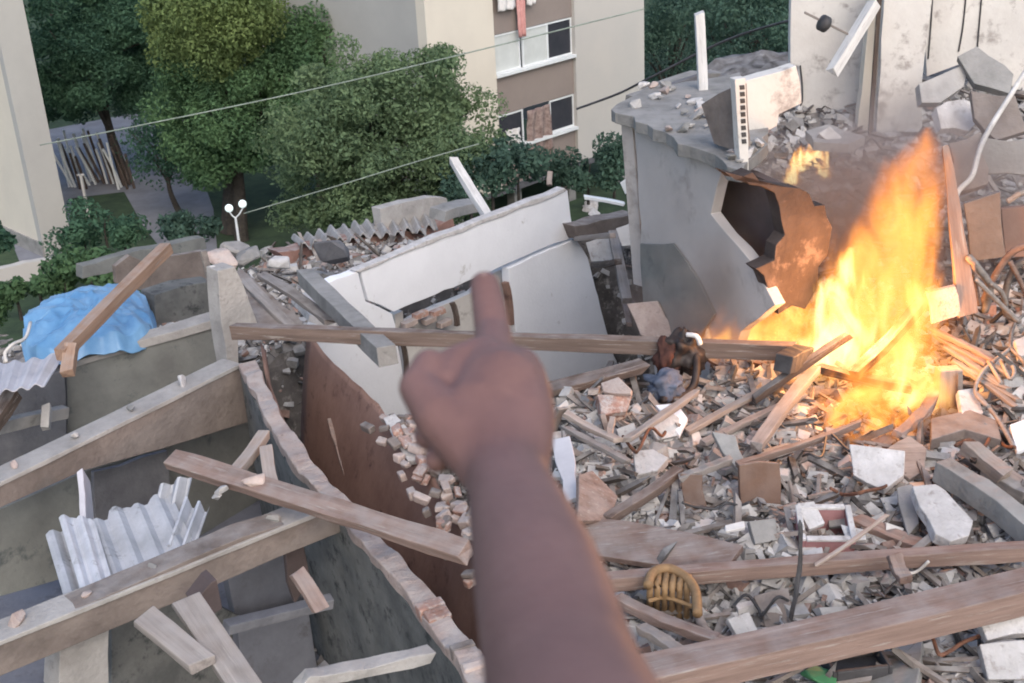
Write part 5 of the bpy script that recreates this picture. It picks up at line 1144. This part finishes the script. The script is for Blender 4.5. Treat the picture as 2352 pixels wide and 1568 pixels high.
# ------------------------------------------------------------------ the fire
def flame_material(name, seed, hot=1.0, dens=9.0, lean=0.0, nscale=2.2, thin=0.0, tear=2.2, shape=1.25):
    """burning gas in a unit column: brighter and yellower inside and low down, torn by rising noise"""
    m = bpy.data.materials.new(name); m.use_nodes = True
    N, L = m.node_tree.nodes, m.node_tree.links
    N.remove(N['Principled BSDF'])
    tc = N.new('ShaderNodeTexCoord')
    mp = N.new('ShaderNodeMapping'); mp.inputs['Location'].default_value = (seed, seed * 1.7, -seed); mp.inputs['Scale'].default_value = (nscale, nscale, nscale * 0.5)
    L.new(tc.outputs['Object'], mp.inputs['Vector'])
    nz = N.new('ShaderNodeTexNoise'); nz.inputs['Scale'].default_value = 1.0; nz.inputs['Detail'].default_value = 4; nz.inputs['Distortion'].default_value = 1.6; nz.inputs['Roughness'].default_value = 0.55
    L.new(mp.outputs[0], nz.inputs['Vector'])
    def mth(op, a, b=None, c=None):
        n = N.new('ShaderNodeMath'); n.operation = op
        for i, x in enumerate((a, b, c)):
            if x is None: continue
            if isinstance(x, (int, float)): n.inputs[i].default_value = x
            else: L.new(x, n.inputs[i])
        return n.outputs[0]
    sx = N.new('ShaderNodeSeparateXYZ'); L.new(tc.outputs['Object'], sx.inputs[0])
    z = sx.outputs['Z']
    x = mth('SUBTRACT', sx.outputs['X'], mth('MULTIPLY', z, lean))
    r = mth('SQRT', mth('ADD', mth('MULTIPLY', x, x), mth('MULTIPLY', sx.outputs['Y'], sx.outputs['Y'])))
    # width narrows with height (z 0..1 -> 0.5..0.05), rounds off at the foot
    wid = mth('MULTIPLY', mth('SUBTRACT', 1.08, mth('POWER', z, shape)), 0.46)
    core = mth('SUBTRACT', 1.0, mth('DIVIDE', r, mth('MAXIMUM', wid, 0.02)))
    val = mth('ADD', core, mth('MULTIPLY', mth('SUBTRACT', nz.outputs['Fac'], 0.53), mth('ADD', 2.7, mth('MULTIPLY', z, tear))))
    val = mth('SUBTRACT', val, thin)
    foot = mth('MULTIPLY', val, mth('MINIMUM', mth('MULTIPLY', z, 9.0), 1.0))
    val = mth('MAXIMUM', foot, 0.0)
    st = mth('MULTIPLY', mth('POWER', mth('MINIMUM', mth('MULTIPLY', val, 1.6), 1.4), 1.5), dens)
    bright = mth('MULTIPLY', st, mth('ADD', 1.05, mth('MULTIPLY', mth('MINIMUM', val, 1.0), 0.5)))
    heat = mth('MULTIPLY', mth('MULTIPLY', val, mth('SUBTRACT', 1.25, mth('MULTIPLY', z, 0.75))), hot)
    rp = N.new('ShaderNodeValToRGB'); e = rp.color_ramp.elements
    e[0].position = 0.0; e[0].color = (0.70, 0.15, 0.03, 1)
    e[1].position = 1.0; e[1].color = (1.0, 0.88, 0.42, 1)
    k = e.new(0.28); k.color = (0.95, 0.32, 0.055, 1)
    k = e.new(0.6); k.color = (1.0, 0.56, 0.14, 1)
    L.new(heat, rp.inputs['Fac'])
    em = N.new('ShaderNodeEmission'); L.new(rp.outputs[0], em.inputs['Color']); L.new(bright, em.inputs['Strength'])
    ab = N.new('ShaderNodeVolumeAbsorption'); ab.inputs['Color'].default_value = (0, 0, 0, 1); L.new(st, ab.inputs['Density'])
    ad = N.new('ShaderNodeAddShader'); L.new(em.outputs[0], ad.inputs[0]); L.new(ab.outputs[0], ad.inputs[1])
    L.new(ad.outputs[0], N['Material Output'].inputs['Volume'])
    MATS[name] = m
def flame_mesh(lean):
    m = MB(); n = 18; rows = []
    V, F = [], []
    for j in range(11):
        z = j / 10; w = (1.12 - 0.55 * z ** 1.6) * 0.55 if j < 10 else 0.2
        for k in range(n):
            a = 2 * math.pi * k / n; V.append((lean * z + math.cos(a) * w, math.sin(a) * w, z))
    for j in range(10):
        for k in range(n): F.append((j * n + k, j * n + (k + 1) % n, (j + 1) * n + (k + 1) % n, (j + 1) * n + k))
    F += [tuple(range(n - 1, -1, -1)), tuple(10 * n + k for k in range(n))]
    return V, F
fb = PG(1960, 900, 0.0)
fire = thing('fire', fb, 'tall yellow-orange fire burning on the rubble at right', 'fire')
FL = [  # foot pixel, top pixel v, width px, lean in widths, strength, heat, depth offset, thin
    ((1985, 900), 300, 360, 0.33, 3.0, 0.62, 0.3, 0.02),
    ((1905, 850), 570, 260, 0.12, 6.0, 1.5, 0.0, -0.06),
    ((2050, 930), 570, 270, 0.15, 3.6, 0.75, -0.15, 0.0),
    ((1940, 950), 800, 300, 0.0, 3.4, 0.5, -0.3, 0.0),
    ((1690, 805), 640, 270, 0.25, 2.2, 0.6, 0.0, -0.12),
    ((1795, 812), 600, 220, 0.2, 2.6, 0.65, 0.0, -0.08),
    ((2110, 820), 470, 160, 0.0, 1.6, 0.5, 0.3, 0.05),
]
for i, ((u, v), vt, w, ln, dn, ht, dy, th) in enumerate(FL):
    p = PG(u, v, 0.04); p = Vector((p.x, p.y + dy, terr(p.x, p.y + dy) + 0.02))
    H = (P(u, vt, p.y).z - p.z); wm = px(w, p)
    flame_material('flame_%d' % i, 3.1 + i * 2.7, ht, dn / max(0.3, wm), ln, 3.0 if H < 1 else 3.6, th, 1.6 if i == 0 else 2.0, 2.6 if i == 0 else 1.25)
    V, F = flame_mesh(ln)
    o = mk('flame', V, F, 'flame_%d' % i, None, origin=Vector((0, 0, 0)))
    o.parent = fire; o.location = p - fb; o.scale = (wm, wm * 0.8, H)
fl = bpy.data.lights.new('fire_light', 'POINT'); fl.energy = 230; fl.color = (1.0, 0.42, 0.14); fl.shadow_soft_size = 0.35
flo = bpy.data.objects.new('fire_light', fl); COL.objects.link(flo); flo.location = Vector((0.1, -0.1, 0.75)); flo.parent = fire
# small second fire on the debris behind
sf = PG(1850, 400, 0.0); small = thing('small_fire', sf, 'small yellow flame ring burning behind the sooty hollow in the grey house', 'fire')
for i, (u, v, vt, w) in enumerate(((1818, 425, 345, 46), (1832, 395, 330, 50), (1852, 378, 322, 60), (1874, 385, 325, 50), (1890, 412, 340, 46))):
    p = PG(u, v, 0.02); H = P(u, vt, p.y).z - p.z; wm = px(w, p)
    flame_material('flame_small_%d' % i, 40 + i * 3.3, 1.2, 4.0 / wm, 0.1, 2.4, -0.12)
    V, F = flame_mesh(0.1); o = mk('flame', V, F, 'flame_small_%d' % i, None, origin=Vector((0, 0, 0))); o.parent = small; o.location = p - sf; o.scale = (wm, wm, H)
# thin warm smoke drifting off the fire
def smoke(label, c, s, dens, col, seed):
    bm = bmesh.new(); bmesh.ops.create_icosphere(bm, subdivisions=3, radius=1.0)
    me = bpy.data.meshes.new('smoke'); bm.to_mesh(me); bm.free()
    m = bpy.data.materials.new('smoke'); m.use_nodes = True; N, L = m.node_tree.nodes, m.node_tree.links; N.remove(N['Principled BSDF'])
    v = N.new('ShaderNodeVolumePrincipled'); v.inputs['Color'].default_value = (*col, 1); v.inputs['Anisotropy'].default_value = 0.2
    tc = N.new('ShaderNodeTexCoord'); nz = N.new('ShaderNodeTexNoise'); nz.inputs['Scale'].default_value = 1.7; nz.inputs['Detail'].default_value = 3
    mp = N.new('ShaderNodeMapping'); mp.inputs['Location'].default_value = (seed, 0, 0); L.new(tc.outputs['Object'], mp.inputs[0]); L.new(mp.outputs[0], nz.inputs['Vector'])
    ln = N.new('ShaderNodeVectorMath'); ln.operation = 'LENGTH'; L.new(tc.outputs['Object'], ln.inputs[0])
    f = N.new('ShaderNodeMapRange'); f.inputs['From Min'].default_value = 1.0; f.inputs['From Max'].default_value = 0.2; L.new(ln.outputs['Value'], f.inputs['Value'])
    g = N.new('ShaderNodeMapRange'); g.inputs['From Min'].default_value = 0.35; g.inputs['From Max'].default_value = 0.65; g.inputs['To Max'].default_value = dens; L.new(nz.outputs['Fac'], g.inputs['Value'])
    mu = N.new('ShaderNodeMath'); mu.operation = 'MULTIPLY'; L.new(f.outputs[0], mu.inputs[0]); L.new(g.outputs[0], mu.inputs[1]); L.new(mu.outputs[0], v.inputs['Density'])
    L.new(v.outputs[0], N['Material Output'].inputs['Volume']); me.materials.append(m)
    o = bpy.data.objects.new('smoke', me); COL.objects.link(o); o.location = c; o.scale = s
    return tag(o, label, 'smoke', kind='stuff')
smoke('thin brownish smoke hanging behind and above the fire', P(1960, 470, 10.9), (2.1, 1.1, 1.25), 2.0, (0.80, 0.66, 0.60), 1)
smoke('thin smoke creeping along the grey house wall left of the fire', P(1660, 670, 9.9), (0.95, 0.45, 0.65), 2.2, (0.82, 0.66, 0.58), 5)
# glowing embers round the foot
em = thing('embers', PG(1970, 920), 'glowing orange embers at the foot of the fire', 'embers'); em['kind'] = 'stuff'
rr = random.Random(4); m1, m2 = MB(), MB()
for i in range(170):
    u, v = rr.gauss(1960, 65), rr.gauss(905, 26); p = PG(u, v, 0.03); s = px(rr.uniform(2, 6), p)
    M = Matrix.Rotation(rr.uniform(0, 6), 3, 'Z')
    (m1 if rr.random() < 0.45 else m2).box(p, M @ Vector((s * 1.6, 0, 0)), M @ Vector((0, s, 0)), Vector((0, 0, s * 0.7)))
m1.build('ember', 'ember', em); m2.build('ash', 'ember_ash', em)

# ------------------------------------------------------------------ the viewer's own arm, pointing
def capsule(m, a, b, ra, rb, n=14):
    a, b = Vector(a), Vector(b); d = (b - a).normalized() if (b - a).length > 1e-6 else Vector((0, 0, 1))
    pts, rad = [], []
    for k in range(5): t = k / 4 * math.pi / 2; pts.append(a - d * ra * math.cos(t)); rad.append(max(ra * math.sin(t), 1e-4))
    for k in range(5): t = k / 4 * math.pi / 2; pts.append(b + d * rb * math.sin(t)); rad.append(max(rb * math.cos(t), 1e-4))
    m.tube(pts, rad, n)
def chain(m, pts):
    for (a, b) in zip(pts[:-1], pts[1:]): capsule(m, DD(*a[:3]), DD(*b[:3]), a[3], b[3])
m = MB()
chain(m, ((1460, 2150, 0.46, .050), (1375, 1800, 0.55, .047), (1298, 1568, 0.63, .0415), (1238, 1330, 0.73, .0395), (1195, 1190, 0.80, .0335), (1160, 1085, 0.855, .0275), (1140, 1000, 0.89, .029)))
chain(m, ((1185, 1085, 0.858, .024), (1190, 960, 0.91, .028), (1190, 870, 0.945, .022)))            # back of the hand
chain(m, ((1130, 1080, 0.86, .024), (1105, 960, 0.905, .032), (1130, 860, 0.945, .026)))
chain(m, ((1120, 960, 0.91, .034), (1150, 900, 0.93, .034)))
chain(m, ((1110, 825, 0.955, .0185), (1050, 850, 0.945, .0190), (1030, 900, 0.925, .020)))
chain(m, ((1136, 835, 0.955, .0175), (1132, 765, 1.005, .0148), (1122, 700, 1.03, .0138), (1113, 656, 1.045, .0125)))   # index finger, pointing
chain(m, ((1195, 845, 0.955, .0165), (1160, 825, 1.0, .0130), (1060, 850, 0.985, .0135), (1000, 925, 0.94, .0120)))     # middle, curled
chain(m, ((1222, 905, 0.945, .0160), (1195, 895, 0.99, .0125), (1060, 935, 0.97, .0125), (985, 1000, 0.925, .0115)))    # ring, curled
chain(m, ((1228, 965, 0.93, .0145), (1200, 965, 0.97, .0115), (1070, 1005, 0.945, .0110), (1005, 1055, 0.905, .0100)))    # little, curled
chain(m, ((1105, 1050, 0.87, .022), (1015, 960, 0.89, .0195), (962, 890, 0.915, .0150), (985, 838, 0.935, .0125)))      # thumb across them
for a, b in (((1165, 845, 0.932), (1160, 1040, 0.850)), ((1200, 862, 0.925), (1175, 1040, 0.848)), ((1222, 910, 0.915), (1190, 1045, 0.850))):
    capsule(m, DD(*a), DD(*b), 0.0075, 0.005)
for u, v, d_, r_ in ((1140, 828, 0.940, 0.0135), (1192, 842, 0.938, 0.0135), (1224, 898, 0.930, 0.013)):
    capsule(m, DD(u, v, d_), DD(u, v + 4, d_), r_, r_)
arm = thing('person', DD(1298, 1568, 0.63), 'bare forearm and fist of the viewer, index finger pointing at the ruins', 'person')
src = m.build('body', 'skin', arm)
rm = src.modifiers.new('r', 'REMESH'); rm.mode = 'VOXEL'; rm.voxel_size = 0.0023
sm = src.modifiers.new('s', 'SMOOTH'); sm.factor = 0.5; sm.iterations = 4
dg = bpy.context.evaluated_depsgraph_get(); dg.update()
me = bpy.data.meshes.new_from_object(src.evaluated_get(dg)); src.modifiers.clear(); src.data = me
if not me.materials: me.materials.append(MATS['skin'])
bm = bmesh.new(); bm.from_mesh(me)
inv = arm.location
for lim, it in ((0.915, 14), (0.885, 40)):          # even out the wrist and forearm, keep the fingers crisp
    sel = [v for v in bm.verts if depth(v.co + inv) < lim and (v.co + inv - DD(1160, 1000, 0.9)).dot(RGT) > -0.03]
    for _ in range(it): bmesh.ops.smooth_vert(bm, verts=sel, factor=0.5, use_axis_x=True, use_axis_y=True, use_axis_z=True)
bm.to_mesh(me); bm.free()
for p in me.polygons: p.use_smooth = True
# fingernail of the pointing finger
na = DD(1113, 656, 1.045); nb = DD(1117, 676, 1.040)
mm = MB(); up_ = (UPV * 0.75 - FWD * 0.65).normalized(); ctr = na.lerp(nb, 0.5) + up_ * 0.0122
ax = (na - nb).normalized(); sd = ax.cross(up_).normalized()
V, F = [], []
for j in range(5):
    for i in range(5):
        s, t = (i - 2) / 2, (j - 2) / 2; V.append(ctr + sd * (s * 0.0065 * (1 - 0.2 * max(0, t))) + ax * t * 0.0065 - up_ * (0.0035 * s * s))
F = [(j * 5 + i, j * 5 + i + 1, j * 5 + i + 6, j * 5 + i + 5) for j in range(4) for i in range(4)]
mm.add(V, F).build('fingernail', 'nail', arm, smooth=True)
